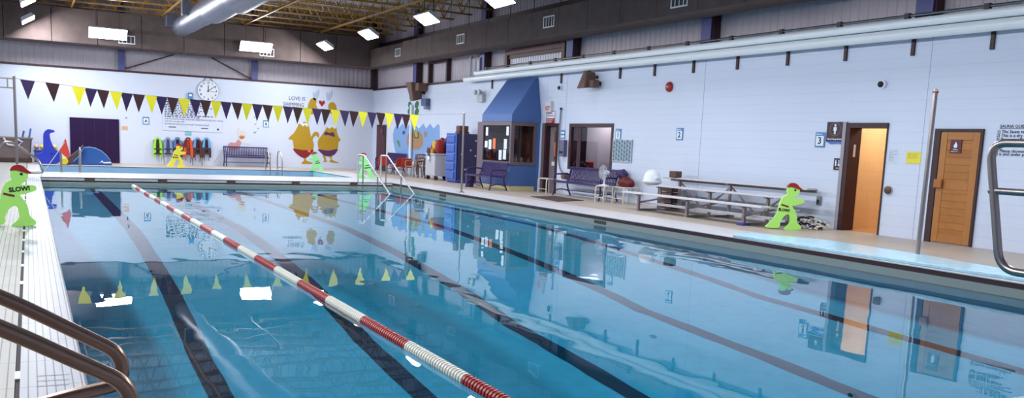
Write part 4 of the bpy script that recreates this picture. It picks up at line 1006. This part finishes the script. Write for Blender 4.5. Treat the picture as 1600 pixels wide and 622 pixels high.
# ================================================================== LIFE VESTS
def vest(label, px, colA, colB, w=.34, h=.75, flip=1):
    x, z = F(px, 231); t = thing('life_vest', label, 'life vest', (x, WF-.02, z), 0, 'life vests hanging on hooks')
    mA = mat('vest_%d_%d_%d' % colA, colA, .6, 0, .12, 9); mB = mat('vest_%d_%d_%d' % colB, colB, .6, 0, .12, 9)
    back = [(-.12, .36), (.12, .36), (.22, .24), (.2, -.2), (-.2, -.2), (-.22, .24)]
    k = w/.46
    MB().prism(smooth_poly([(a*k, b_) for a, b_ in back], 3), -.05, -.01).build('back_panel', mB, t, bevel=.015)
    for s in (-1, 1):
        pn = [(s*.08, .36), (s*.16, .34), (s*.235, .14), (s*.245, -.1), (s*.245, -.34), (s*.13, -.38), (s*.1, -.2), (s*.1, .1)]
        MB().prism(smooth_poly([(a*k, b_) for a, b_ in pn], 3), -.14, -.05).build('front_panel', mA if s == -flip or colA == colB else (mA if flip == 0 else mB), t, bevel=.02)
    for zz_ in (-.05, -.25): MB().box(-.2*k, .2*k, -.152, -.139, zz_-.03, zz_+.03).build('belt', mat('strap_dark', (56, 38, 44), .6), t)
    if px > 270:
        for s in (-1, 1): MB().prism(smooth_poly([(s*.1*k, -.02), (s*.24*k, -.02), (s*.25*k, -.38), (s*.2*k, -.43), (s*.12*k, -.36)], 3), -.153, -.12).build('lower_panel', mB, t, bevel=.01)
    MB().tube(smooth_path([(-.1*k, -.1, .34), (-.06, -.08, .42), (.06, -.08, .42), (.1*k, -.1, .34)], 4), .03, 8).build('collar', mA, t, smooth=True)
    for s in (-1, 1): MB().bar((s*.15*k, -.1, -.3), (s*.12*k, -.1, -.55-.2*random.random()), .025, .008).build('strap', mat('strap_dark', (56, 38, 44), .6) if px > 280 else mat('strap_pale', (206, 214, 200), .6), t)
    MB().tube([(0, 0, .45), (0, -.08, .47), (0, -.09, .42)], .008, 6).build('hook', m_steel, t)
    return t
vest('lime green life vest first of the hanging row nearest the purple door', 246, (150, 220, 50), (60, 44, 50), flip=0)
vest('pale blue grey life vest second in the hanging row', 262, (128, 146, 186), (90, 100, 130), flip=0)
vest('blue life vest partly behind the yellow figure', 277, (72, 112, 170), (54, 34, 44), flip=0)
vest('dark red life vest with orange side in the hanging row', 293.5, (84, 22, 22), (206, 74, 36), .36, flip=1)
vest('sky blue life vest with dark red front in the hanging row', 308, (90, 150, 206), (74, 28, 30), .35, flip=1)
vest('sky blue life vest last of the hanging row nearest the bench', 322, (96, 160, 214), (60, 30, 38), flip=0)
o = MB().box(far_loc(240, 218).x, far_loc(328, 218).x, WF-.03, WF, 1.02, 1.08).build('hook_rail', m_whitemetal); tag(o, 'white hook rail holding the six life vests on the far wall', 'rail')
mop = mat('mop_handle', (190, 186, 178), .5)
for i, (px, py0, py1) in enumerate(((254, 240, 259), (269.5, 238, 259), (300.5, 244, 259), (315, 244, 259))):
    a = onY(px, py0, WF-.12); c = onY(px, py1, WF-.12)
    o = MB().cyl((a.x, WF-.25, .0), (a.x, WF-.03, a.z+.15), .015, n=8).build('broom_stick', mop if i < 2 else m_maroon)
    tag(o, ['pale stick leaning under the lime green life vest', 'pale stick leaning under the blue grey life vest', 'dark stick leaning under the dark red life vest', 'dark stick leaning under the sky blue life vest'][i], 'stick')

# ================================================================== PENNANTS AND POLES
PYL = 23.3
pa = onY(22, 122, PYL); pbp = onY(725, 178, PYL)
pt = thing('pennant_line', 'line of purple, maroon and yellow pennants strung over the pool', 'pennant line', (0, PYL, 0))
xs = [43, 82, 123, 142, 161, 181, 198, 217, 236, 252, 270, 288, 305, 321, 338, 353, 370, 386, 402, 418, 434, 450, 465, 480, 495, 509, 524, 538, 553, 567, 581, 595, 608, 622, 634, 647]
def liney(x):
    K = [(22, 122), (43, 125.5), (82, 130), (123, 136), (200, 146), (288, 154.5), (386, 162), (480, 169), (567, 175), (647, 179.5), (725, 178)]
    for (a, ya), (c, yc) in zip(K[:-1], K[1:]):
        if a <= x <= c: return ya+(yc-ya)*(x-a)/(c-a)
pts = []
for x in [22]+xs+[725]:
    q = onY(x, liney(x), PYL); pts.append((q.x, 0, q.z))
MB().tube(pts, .006, 6).build('cord', mat('cord_grey', (150, 150, 160), .6), pt)
for i, x in enumerate(xs):
    q = onY(x, liney(x), PYL); w_ = .30 if i < 3 else .275; h_ = .44
    tw = .12*math.sin(i*2.3); b = MB()
    yo = -.012
    a = Vector((q.x-w_/2, yo, q.z+.01)); c = Vector((q.x+w_/2, yo, q.z-.012)); d = Vector((q.x+.02*math.sin(i*1.7), yo+tw*.3, q.z-h_))
    th = Vector((0, .004, 0)); mids = []
    b.add([a, c, d, a+th, c+th, d+th], [(0, 2, 1), (3, 4, 5), (0, 1, 4, 3), (1, 2, 5, 4), (2, 0, 3, 5)])
    b.build('pennant', [m_flagp, m_flagm, m_flagy][i % 3], pt)
def pole(label, x, y, h, r=.03, lean=(0, 0)):
    t = thing('stanchion_pole', label, 'pole', (x, y, 0))
    MB().cyl((0, 0, 0), (lean[0], lean[1], h), r, n=14).build('post', m_steel, t, smooth=True)
    MB().lathe([(.09, 0), (.08, .02), (r, .035)], (0, 0, 0), 16).build('base_plate', m_steel, t)
    MB().ball((lean[0], lean[1], h), r*1.1, n=10, m=6).build('cap', m_steel, t, smooth=True)
    return t
q = onZ(26.5, 287); t = pole('tall grey pole holding the pennant line behind the green figure', pa.x, PYL, pa.z+.03)
b = MB(); b.box(-.36, -.03, -.01, .01, -.03, 0).box(-.36, -.03, -.01, .01, -.24, -.21).box(-.36, -.33, -.01, .01, -.24, 0).box(-.15, -.12, -.01, .01, -.24, 0); o = b.build('bracket', m_steel, t); o.location = (0, 0, pa.z)
t = pole('tall grey pole holding the pennant line near the upright mats', pbp.x, PYL, pbp.z+.02)
q = onZ(1433, 402); q2 = onY(1462, 143, q.y); t = pole('tall grey pole standing at the edge of the pale blue mat', q.x, q.y, q2.z, .034, (q2.x-q.x, 0))
MB().cyl((q2.x-q.x, 0, q2.z-.02), (q2.x-q.x, 0, q2.z+.0), .045, n=10).build('collar', m_red, t)

# ================================================================== LANE LINE
LX = 2.62
lt = thing('lane_line', 'red and white floating lane line running the length of the pool', 'lane line', (LX, 15, WATER))
# section bounds read along the rope
step = 1.065
col = 1; R0 = .052
y0 = 27.615
k = 0
while y0 > 3.2:
    y1 = max(y0-step, 3.2); b = MB(); n = int((y0-y1)/.043); vs = []
    prof = []
    if y0 < 14:
        for i in range(n):
            a = y0-15-(y0-y1)*i/n; d = (y0-y1)/n
            prof += [(R0, a), (R0, a-d*.6), (R0*.72, a-d*.66), (R0*.72, a-d*.98)]
    else:
        prof = [(R0*.9, y0-15), (R0, y0-15-.05), (R0, y1-15+.05), (R0*.9, y1-15)]
    b.lathe(prof, (0, 0, .012), 14, 'y')
    o = b.build('float_section', m_lred if k % 2 else m_lwht, lt)
    y0 = y1; k += 1
MB().cyl((0, 13.1, .012), (0, -11.8, .012), .012, n=6).build('cable', m_steel, lt)

# ================================================================== RAILS AND LADDERS
def grab_rail(label, Y, pts, r=.024, mm=None, group='grab rails'):
    base = pts[0]; t = thing('grab_rail', label, 'rail', (base[0], Y, 0), 0, None)
    P = [(x-base[0], 0, z) for x, z in pts]
    MB().tube(round_path(P, .13, 8), r, 14).build('tube', mm or m_brownsteel, t, smooth=True)
    MB().lathe([(.06, 0), (.055, .02), (r, .03)], (0, 0, 0), 16).build('flange', m_steel, t)
    return t
for Y, A, lab in ((3.25, ((0, 462), (65, 492), (128, 523)), 'brown steel grab rail, farther of the close pair by the white tiles'), (2.82, ((0, 511), (70, 541), (142, 574)), 'brown steel grab rail, nearer of the close pair by the white tiles')):
    pp = [onY(a[0], a[1], Y) for a in A]
    a, c = pp[0], pp[-1]; sl = (c.z-a.z)/(c.x-a.x)
    tx_, tz_ = -.62, a.z+sl*(-.62-a.x)
    end = onY(175, 560, Y) if Y > 3 else onY(188, 610, Y)
    low = onY(95, 622, Y) if Y > 3 else (onY(150, 690, Y))
    pts = [(-.82, 0), (-.82, min(tz_-.2, 1.0)), (tx_, min(tz_, 1.14)), (a.x, a.z), (end.x+.03, c.z+sl*(end.x+.03-c.x)), (end.x+.035, low.z+.03), (low.x, low.z), (-.35, low.z-.1), (-.35, 0)]
    grab_rail(lab, Y, pts)
for Y, lab in ((27.6, 'grey steel grab rail by the big bin behind the green figure'), (26.9, 'grey steel grab rail at the picture edge beside the big bin')):
    grab_rail(lab, Y, [(-.78, 0), (-.78, .75), (-.6, .98), (-.42, .98), (.2, .52), (.32, .2), (.15, .17), (-.2, .17), (-.2, 0)], .026, m_steel)
def ladder(label, X, y_deck, y_water, h=.78, group=None):
    t = thing('pool_ladder_rail', label, 'rail', (X, y_deck, 0), 0, group); d = y_water-y_deck
    MB().tube(smooth_path([(0, 0, 0), (0, 0, h*.75), (0, d*.25, h), (0, d*.6, h*.93), (0, d*.95, h*.55), (0, d, .2), (0, d, -.8)], 6), .024, 10).build('tube', m_steel, t, smooth=True)
    MB().bar((0, 0, .12), (0, d, .12), .02, .02).build('cross_bar', m_steel, t); return t
ladder('curved ladder rail at the small pool far edge, nearer the far bench', 8.72, 37.35, 36.55); ladder('curved ladder rail at the small pool far edge, nearer the mural bathers', 9.22, 37.35, 36.55)
ladder('dark upright ladder rail at the small pool near edge, under the orange flag', .88, 31.25, 32.0); ladder('dark upright ladder rail at the small pool near edge, before the blue half dome', 1.42, 31.25, 32.0)
for X, dy, lab in ((9.66, 0, 'silver sloping stair rail at the far pool corner, nearer the mural bathers'), (10.62, .4, 'silver sloping stair rail at the far pool corner, nearer the red chairs')):
    t = thing('stair_rail', lab, 'rail', (X, 28.2+dy*.2, 0)); o = .0+dy*.8
    MB().tube(round_path([(0, .0+o, 0), (0, .0+o, .92), (0, -.62+o, .92), (0, -2.85+o, -.12), (0, -3.2+o, -.3)], .06), .024, 12).build('handrail', mat('polished_steel', (226, 228, 232), .2, .6), t, smooth=True)
    for y_, zt_, zb_ in ((-.5+o, .92, -.4), (-1.9+o, .33, -1.0)): MB().cyl((0, y_, zb_), (0, y_, zt_), .02, n=10).build('post', m_steel, t, smooth=True)
# guard rail beside the diving board
t = thing('guard_rail', 'thick brushed steel guard rail loop with a middle bar standing close by', 'rail', (4.87, 3.02, 0))
top = onX(1546, 232, 4.87); bot = onX(1562, 418, 4.87); mid = onX(1549, 298, 4.87)
zt_, zb_, zm_ = onX(1570, 223.5, 4.87).z, onX(1590, 426, 4.87).z, mid.z
ya, yb = top.y-3.02, bot.y-3.02
pts = round_path([(0, -1.9, zt_), (0, ya, zt_), (0, yb, zb_), (0, -1.9, zb_)], .11, 8)
MB().tube(pts, .024, 16).build('tube', m_steel, t, smooth=True)
MB().cyl((0, mid.y-3.02+.01, zm_), (0, -1.9, zm_), .02, n=14).build('middle_bar', m_steel, t, smooth=True)
for y_ in (-1.0, -1.9): MB().cyl((0, y_, 0), (0, y_, zt_), .024, n=14).build('post', m_steel, t, smooth=True)
# pale blue foam mat lying along the pool edge
q = [onZ(1143, 370.5), onZ(1600, 441), Vector((10.87, 3.6, 0)), Vector((11.6, 3.6, 0)), onZ(1600, 431), onZ(1433, 401), onZ(1290, 379), onZ(1165, 367)]
q = [Vector((max(v.x, 10.86), v.y, 0)) for v in q]
b = MB(); n = len(q)
b.add([(v.x, v.y, .002) for v in q]+[(v.x, v.y, .05) for v in q], [tuple(range(n-1, -1, -1)), tuple(range(n, 2*n))]+[(i, (i+1) % n, n+(i+1) % n, n+i) for i in range(n)])
m_foam = mat('wet_blue_foam', (176, 216, 234), .22, 0, .25, 9, .6)
o = b.build('foam_mat', m_foam, bevel=.012); tag(o, 'wet pale blue mat lying along the pool edge before the pine door', 'mat')
for v in (o,): pass

# black and white rope heap behind the green figure
t = thing('rope_heap', 'heap of black and white rope behind the green figure by the bleacher', 'rope', (14.0, 12.65, 0), RZ)
rnd = random.Random(3); mw = mat('rope_white', (214, 208, 196), .7); mk = mat('rope_black', (38, 34, 42), .7)
for mm, nm in ((mw, 'white_strand'), (mk, 'black_strand')):
    b = MB()
    for k in range(26):
        x = rnd.uniform(-.5, .42); y_ = rnd.uniform(-.2, .2); z = rnd.uniform(.02, .28*(1-abs(x)/.62)+.02)
        a = rnd.uniform(0, PI); l = .08
        b.tube(smooth_path([(x-l*math.cos(a), y_-l*math.sin(a), max(.02, z-.03)), (x, y_, z), (x+l*math.cos(a), y_+l*math.sin(a), max(.02, z-.03))], 3), .017, 6)
    b.build(nm, mm, t, smooth=True)

# ================================================================== FAR LEFT CORNER: BIN, TOYS
bl_ = onY(-8, 214, 39.2); br_ = onY(50, 217, 39.2)
bx0, bx1 = -1.35, br_.x
t = thing('storage_bin', 'big grey brown plastic bin with swim gear in the far corner', 'bin', ((bx0+bx1)/2, 39.2, 0)); w_ = (bx1-bx0)/2
m_bin = mat('bin_grey_brown', (128, 112, 112), .6)
b = MB(); T = .05
b.hexa([(-w_+.08, -.4, .16), (w_-.08, -.4, .16), (w_-.08, -.35, .16), (-w_+.08, -.35, .16), (-w_, -.5, .95), (w_, -.5, .95), (w_, -.45, .95), (-w_, -.45, .95)])
b.hexa([(-w_+.08, .35, .16), (w_-.08, .35, .16), (w_-.08, .4, .16), (-w_+.08, .4, .16), (-w_, .45, .95), (w_, .45, .95), (w_, .5, .95), (-w_, .5, .95)])
b.hexa([(w_-.13, -.4, .16), (w_-.08, -.4, .16), (w_-.08, .4, .16), (w_-.13, .4, .16), (w_-.05, -.5, .95), (w_, -.5, .95), (w_, .5, .95), (w_-.05, .5, .95)])
b.hexa([(-w_+.08, -.4, .16), (-w_+.13, -.4, .16), (-w_+.13, .4, .16), (-w_+.08, .4, .16), (-w_, -.5, .95), (-w_+.05, -.5, .95), (-w_+.05, .5, .95), (-w_, .5, .95)])
b.box(-w_+.08, w_-.08, -.4, .4, .16, .22).build('body', m_bin, t); MB().box(-w_-.03, w_+.03, -.54, -.44, .9, .97).box(-w_-.03, w_+.03, .44, .54, .9, .97).box(w_-.04, w_+.03, -.54, .54, .9, .97).box(-w_-.03, -w_+.04, -.54, .54, .9, .97).build('rim', m_bin, t, bevel=.01)
MB().box(-w_+.02, w_-.02, -.45, .45, .02, .16).build('base_frame', mat('bin_base', (74, 52, 48), .6), t)
for i, (px, c) in enumerate(((33, (60, 96, 160)), (38.5, (220, 226, 232)), (44, (70, 110, 180)))):
    a = onY(px, 214, 39.2); o = MB().cyl((a.x-.05, 39.2, .5), (a.x+.1, 39.2, 1.22+.05*i), .035, n=8).build('swim_noodle', mat('noodle_%d' % i, c, .6)); tag(o, ['dark blue stick poking out of the big bin', 'white stick poking out of the big bin', 'bright blue stick poking out of the big bin'][i], 'stick', 'sticks in the big bin')
b = MB(); q = [onY(a, b_, 38.62) for a, b_ in ((5, 215), (12, 226), (28, 228), (35, 222), (24, 216))]
o = MB().tube([v for v in q], .035, 8).build('hanging_hose', mat('hose_pale', (196, 198, 206), .4), None, smooth=True); tag(o, 'pale hose slung over the front of the big bin', 'hanging_hose')
# blue inflatable with long neck
TY = 38.3
ox = onY(75, 255, TY).x
def Tp(pts): 
    out = []
    for a, b_ in pts:
        v = onY(a/5.185, 180+b_/5.185, TY); out.append((v.x-ox, v.z))
    return out
t = thing('inflatable_creature', 'bright blue inflatable pool toy with a tall curved neck', 'pool toy', (ox, TY, 0))
m_infl = mat('inflatable_blue', (40, 62, 196), .35, 0, .04)
MB().prism(smooth_poly(Tp([(270, 290), (300, 310), (345, 290), (350, 220), (352, 150), (385, 115), (435, 122), (438, 138), (405, 148), (405, 180), (420, 230), (450, 280), (490, 300), (495, 350), (470, 385), (400, 395), (330, 385), (300, 360), (290, 325)])), -.22, .22).build('body', m_infl, t, bevel=.09, seg=4)
a = Tp([(418, 312)])[0]; MB().lathe([(.035, -.235), (.035, -.2)], (a[0], 0, a[1]), 12, 'y').build('valve', m_black, t)
# things piled behind it
zz = onY(60, 222, 38.95)
o = thing('toy_crate', 'dark blue crate of toys behind the blue inflatable', 'crate', (onY(66, 240, 39.3).x+.14, 39.8, 0)); MB().box(-.42, .4, -.25, .25, 0, .48).build('body', mat('crate_blue', (60, 74, 130), .5), o, bevel=.02); MB().box(-.44, .42, -.27, .27, .44, .5).build('rim', mat('crate_blue_rim', (72, 88, 150), .5), o, bevel=.01)
cxr = onY(66, 240, 39.3).x
for dx, dy, c, l, r in ((-.12, -.1, (222, 200, 90), 'yellow ball on the blue toy crate behind the inflatable', .1), (.06, .02, (180, 40, 44), 'red ball on the blue toy crate behind the inflatable', .17), (-.33, .0, (214, 170, 150), 'pinkish ball on the blue toy crate behind the inflatable', .1), (.3, .0, (220, 196, 110), 'pale yellow ball on the blue toy crate beside the flag', .11)):
    o = MB().ball((cxr+.14+dx, 39.8+dy, .5+r), r, n=18, m=10).build('toy_ball', mat('ball_%d' % int(100*r+dx*10), c, .4), None, smooth=True); tag(o, l, 'ball')
# blue half dome and sloping brown mat
v0, v1, vt = onY(118, 258, 38.2), onY(174, 258, 38.2), onY(136, 229.5, 38.2)
t = thing('blue_dome', 'big blue half-dome foam shape in front of the purple door', 'foam shape', (0, 38.2, 0))
arc = [(onY(a/5.185, 180+b_/5.185, 38.2)) for a, b_ in ((540, 400), (600, 370), (640, 330), (660, 290), (680, 262), (715, 256), (770, 266), (820, 290), (860, 325), (890, 365), (905, 402))]
poly = [(v.x, max(v.z, .0)) for v in arc]; poly[0] = (poly[0][0], 0); poly[-1] = (poly[-1][0], 0)
MB().prism(poly, -.3, .3).build('body', mat('dome_blue', (38, 92, 172), .4, 0, .04), t, bevel=.03); MB().prism([(x*1.0, z-.0) for x, z in [(v.x, v.z+.02) for v in arc[4:10]]]+[(v.x, v.z-.02) for v in arc[4:10]][::-1], -.31, -.29).build('edge_trim', mat('dome_edge', (130, 170, 220), .4), t)
v = onY(165, 253, 37.89); MB().prism([(v.x-.22, v.z-.05), (v.x-.12, v.z+.06), (v.x-.08, v.z-.01), (v.x+.2, v.z+.01), (v.x+.2, v.z-.05), (v.x-.06, v.z-.06), (v.x-.14, v.z-.01)], -.304, -.299).build('printed_mark', m_signwhite, t)
q = [onY(a/5.185, 180+b_/5.185, 37.75) for a, b_ in ((500, 385), (570, 365), (640, 310), (680, 255), (670, 240), (630, 285), (560, 335), (500, 370))]
o = MB().prism([(v.x, 0 if k_ in (0, 1) else max(v.z, .0)) for k_, v in enumerate(q)], 37.5, 37.85).build('brown_ramp', mat('ramp_brown', (78, 58, 62), .6), bevel=.01); tag(o, 'dark brown curved mat leaning on the blue half dome', 'mat')
v = onY(100, 242.5, 37.3); o = MB().lathe([(.12, -.08), (.14, 0), (.12, .08)], (v.x, 37.3, .141), 18, 'y').build('yellow_ring', mat('ring_yellow', (226, 206, 50), .4), None, smooth=True); tag(o, 'yellow round float under the red orange flag', 'float')
# red-orange flag on a slanted white stick
FY = 28.35
a = onY(63, 276, FY); c = onY(93, 234, FY)
t = thing('flag_stick', 'red orange triangle flag on a slanted white stick at the pool corner', 'flag', (a.x, FY, 0))
L = lambda v: (v.x-a.x, 0, v.z)
MB().tube([(0, 0, 0), L(c), L(onY(101, 222, FY))], .009, 6).build('stick', m_white, t)
q = [L(onY(102.5, 216, FY)), L(onY(92, 236, FY)), L(onY(106, 248, FY)), L(onY(109.5, 242, FY))]
MB().prism([(v[0], v[2]) for v in q], -.004, .004).build('pennant', mat('flag_red_orange', (236, 74, 54), .55), t)

# ================================================================== FAR RIGHT CLUTTER
# upright mats
MX0, MX1, MY0, MY1 = 13.57, 14.5, 28.75, 29.6
t = thing('floating_platform', 'tall upright blue and dark purple plastic platform stored beside the grey tote', 'platform', (MX0, MY0, 0))
MB().box(.04, .95, 0, .06, .06, 1.78).box(.0, .95, .06, .85, .06, 1.8).build('body', mat('platform_purple', (50, 40, 78), .45), t, bevel=.05, seg=3)
MB().box(-.05, .0, -.02, .85, .06, 1.8).build('face_panel', mat('platform_blue', (58, 92, 176), .4), t, bevel=.04, seg=3)
for k in range(5): MB().box(-.09, -.04, .08, .75, .14+.33*k, .4+.33*k).build('ribbed_panel', mat('platform_blue', (58, 92, 176), .4), t, bevel=.02)
MB().box(.02, .93, -.01, .8, 0, .12).build('base_rail', mat('platform_blue_dark', (48, 62, 140), .4), t, bevel=.02)
for x, z in ((.55, 1.2), (.75, 1.0), (.35, .5), (.75, 1.55), (.2, 1.05)): MB().lathe([(.03, -.015), (.03, .0)], (x, 0, z), 12, 'y').build('bolt', m_alu, t)
o = thing('brown_bucket', 'small brown crate on top of the upright blue platform', 'crate', (13.95, 29.15, 1.801)); MB().box(-.2, .2, -.18, .18, 0, .06).build('base', mat('crate_brown', (84, 52, 44), .6), o); MB().box(-.18, .18, -.16, .16, .06, .28).build('body', mat('crate_brown_b', (96, 52, 46), .6), o, bevel=.02)
# grey tote with gear
t = thing('grey_tote', 'pale grey wheeled tote heaped with red and purple gear', 'tote', (13.78, 30.95, 0))
b = MB().box(-.3, .62, -.46, .46, .16, .24).box(-.3, -.25, -.46, .46, .2, 1.0).box(.57, .62, -.46, .46, .2, 1.0).box(-.3, .62, -.46, -.41, .2, 1.0).box(-.3, .62, .41, .46, .2, 1.0); b.build('body', mat('tote_grey', (176, 178, 190), .5), t, bevel=.02)
MB().box(-.33, .65, -.49, -.43, .96, 1.02).box(-.33, .65, .43, .49, .96, 1.02).box(-.33, -.27, -.49, .49, .96, 1.02).box(.59, .65, -.49, .49, .96, 1.02).build('rim', mat('tote_grey', (176, 178, 190), .5), t, bevel=.01)
for x in (-.2, .5):
    for y_ in (-.38, .38): MB().lathe([(.03, -.03), (.08, -.03), (.08, .03), (.03, .03)], (x, y_, .08), 14, 'y').build('wheel', mat('wheel_brown', (74, 50, 44), .6), t)
rnd = random.Random(9)
for i, (x, y_, z, r, c, l) in enumerate(((-.03, -.24, 1.2, .2, (150, 30, 34), 'red float heaped in the grey tote, nearest the upright platform'), (.0, .25, 1.2, .2, (126, 26, 40), 'dark red float heaped in the grey tote, nearest the stacked chairs'), (-.1, .0, 1.3, .13, (214, 184, 50), 'yellow float standing in the grey tote'), (.35, -.24, 1.35, .2, (66, 34, 96), 'purple float on top of the grey tote'), (-.24, -.08, 1.08, .08, (206, 150, 46), 'orange yellow ball in the grey tote'), (.33, .18, 1.3, .2, (140, 28, 30), 'bright red float on top of the grey tote'))):
    b = MB().ball((0, 0, 0), r*.9, r*.6, r*1.75, 16, 9)
    o = b.build('swim_float', mat('float_%d' % i, c, .5), None, smooth=True); o.location = (13.78+x, 30.95+y_, z); o.rotation_euler = (rnd.uniform(-.3, .3), rnd.uniform(-.3, .3), 0); tag(o, l, 'float', 'floats in the grey tote')
t = thing('hanging_mask', 'white and dark goggles hung on the front of the grey tote', 'goggles', (13.44, 31.0, .98)); MB().ball((0, 0, -.16), .04, .1, .1, 12, 8).build('lens', m_white, t, smooth=True); MB().bar((0, -.06, -.1), (0, -.06, .05), .02, .05).bar((0, .06, -.1), (0, .06, .05), .02, .05).build('strap', mk, t)
# stacked brown chairs
def stack_chair(label, x, y, m, n, rz):
    t = thing('garden_chair', label, 'chair', (x-.035*n, y, 0), rz)
    MB().box(-.24, .24, -.24, .22, .42+.08*n, .45+.08*n).build('seat', m, t, bevel=.01)
    b = MB()
    for k in range(5): b.bar((-.2+.1*k, .2, .45+.08*n), (-.2+.1*k, .32, .95+.08*n), .06, .02, (1, 0, 0))
    b.bar((-.24, .31, .92+.08*n), (.24, .31, .92+.08*n), .04, .06); b.build('backrest', m, t)
    for sx in (-1, 1):
        MB().bar((sx*.24, -.22, .08*n), (sx*.22, -.2, .44+.08*n), .04, .04).build('leg', m, t); MB().bar((sx*.24, .26, .08*n), (sx*.22, .2, .44+.08*n), .04, .04).build('leg', m, t)
        MB().tube(smooth_path([(sx*.25, -.2, .44+.08*n), (sx*.26, -.18, .64+.08*n), (sx*.25, .22, .66+.08*n)], 4), .02, 6).build('armrest', m, t, smooth=True)
    return t
m_tanc = mat('chair_tan', (150, 128, 118), .5); m_brc = mat('chair_brown', (110, 84, 76), .5)
stack_chair('tan slatted plastic chair between the red chairs and grey tote', 13.55, 32.75, m_tanc, 0, -1.2)
stack_chair('brown plastic chair at the bottom of the stack beside the grey tote', 13.75, 31.95, m_brc, 0, -1.35)
stack_chair('brown plastic chair second in the stack beside the grey tote', 13.75, 31.95, m_brc, 1.6, -1.35)
stack_chair('brown plastic chair topmost in the stack beside the grey tote', 13.78, 31.93, m_brc, 3.4, -1.35)
m_rc = mat('chair_red', (172, 46, 32), .45)
def red_chair(label, x, y, rz):
    t = thing('small_chair', label, 'chair', (x, y, 0), rz, 'red shell chairs')
    MB().hexa([(-.2, -.2, .36), (.2, -.2, .36), (.2, .2, .36), (-.2, .2, .36), (-.23, -.22, .4), (.23, -.22, .4), (.23, .2, .4), (-.23, .2, .4)]).build('seat', m_rc, t, bevel=.015)
    MB().hexa([(-.22, .17, .4), (.22, .17, .4), (.22, .21, .4), (-.22, .21, .4), (-.2, .27, .74), (.2, .27, .74), (.2, .31, .74), (-.2, .31, .74)]).build('backrest', m_rc, t, bevel=.03)
    for sx in (-1, 1):
        for sy in (-1, 1): MB().cyl((sx*.2, sy*.2, 0), (sx*.15, sy*.15, .37), .012, n=8).build('leg', m_steel, t)
    return t
red_chair('red shell chair farthest along, partly behind the stair rail', 13.3, 35.5, PI-.4); red_chair('red shell chair in the middle of the three beside the blue wave mural', 13.35, 34.1, PI+.3); red_chair('red shell chair closest to the tan plastic chair', 13.5, 33.55, PI-.1)
t = thing('low_table', 'low pale table between the red chairs and the bench', 'table', (13.95, 34.8, 0)); MB().box(-.3, .3, -.5, .5, .42, .46).build('table_top', mat('table_pale', (190, 186, 190), .5), t, bevel=.01)
for sx in (-1, 1):
    for sy in (-1, 1): MB().cyl((sx*.26, sy*.45, 0), (sx*.26, sy*.45, .42), .02, n=8).build('leg', m_black, t)
t = thing('purple_bin', 'small dark purple waste bin beside the booth bench', 'bin', (12.95, 26.35, 0)); MB().lathe([(.13, 0), (.17, .42), (.16, .42), (.12, .02)], (0, 0, 0), 18).build('body', mat('bin_purple', (60, 44, 96), .5), t, smooth=True); MB().lathe([(.175, .4), (.18, .43), (.16, .44)], (0, 0, 0), 18).build('rim', m_purple, t, smooth=True)

# ================================================================== WORLD, LIGHT, RENDER LOOK
w = bpy.data.worlds.new('world'); bpy.context.scene.world = w; w.use_nodes = True
w.node_tree.nodes['Background'].inputs[0].default_value = (.6, .7, 1, 1); w.node_tree.nodes['Background'].inputs[1].default_value = .02
sc = bpy.context.scene
sc.view_settings.view_transform = 'Standard'; sc.view_settings.look = 'None'; sc.view_settings.gamma = 1.0; sc.view_settings.use_curve_mapping = False
sc.view_settings.exposure = 0.1
cy = sc.cycles
cy.use_denoising = True
try: cy.denoiser = 'OPENIMAGEDENOISE'; cy.denoising_input_passes = 'RGB_ALBEDO_NORMAL'; cy.denoising_prefilter = 'ACCURATE'
except Exception: pass
cy.max_bounces = 10; cy.diffuse_bounces = 4; cy.glossy_bounces = 5; cy.transmission_bounces = 6; cy.transparent_max_bounces = 8
cy.caustics_refractive = True; cy.caustics_reflective = False
cy.sample_clamp_indirect = 6.0; cy.blur_glossy = .5
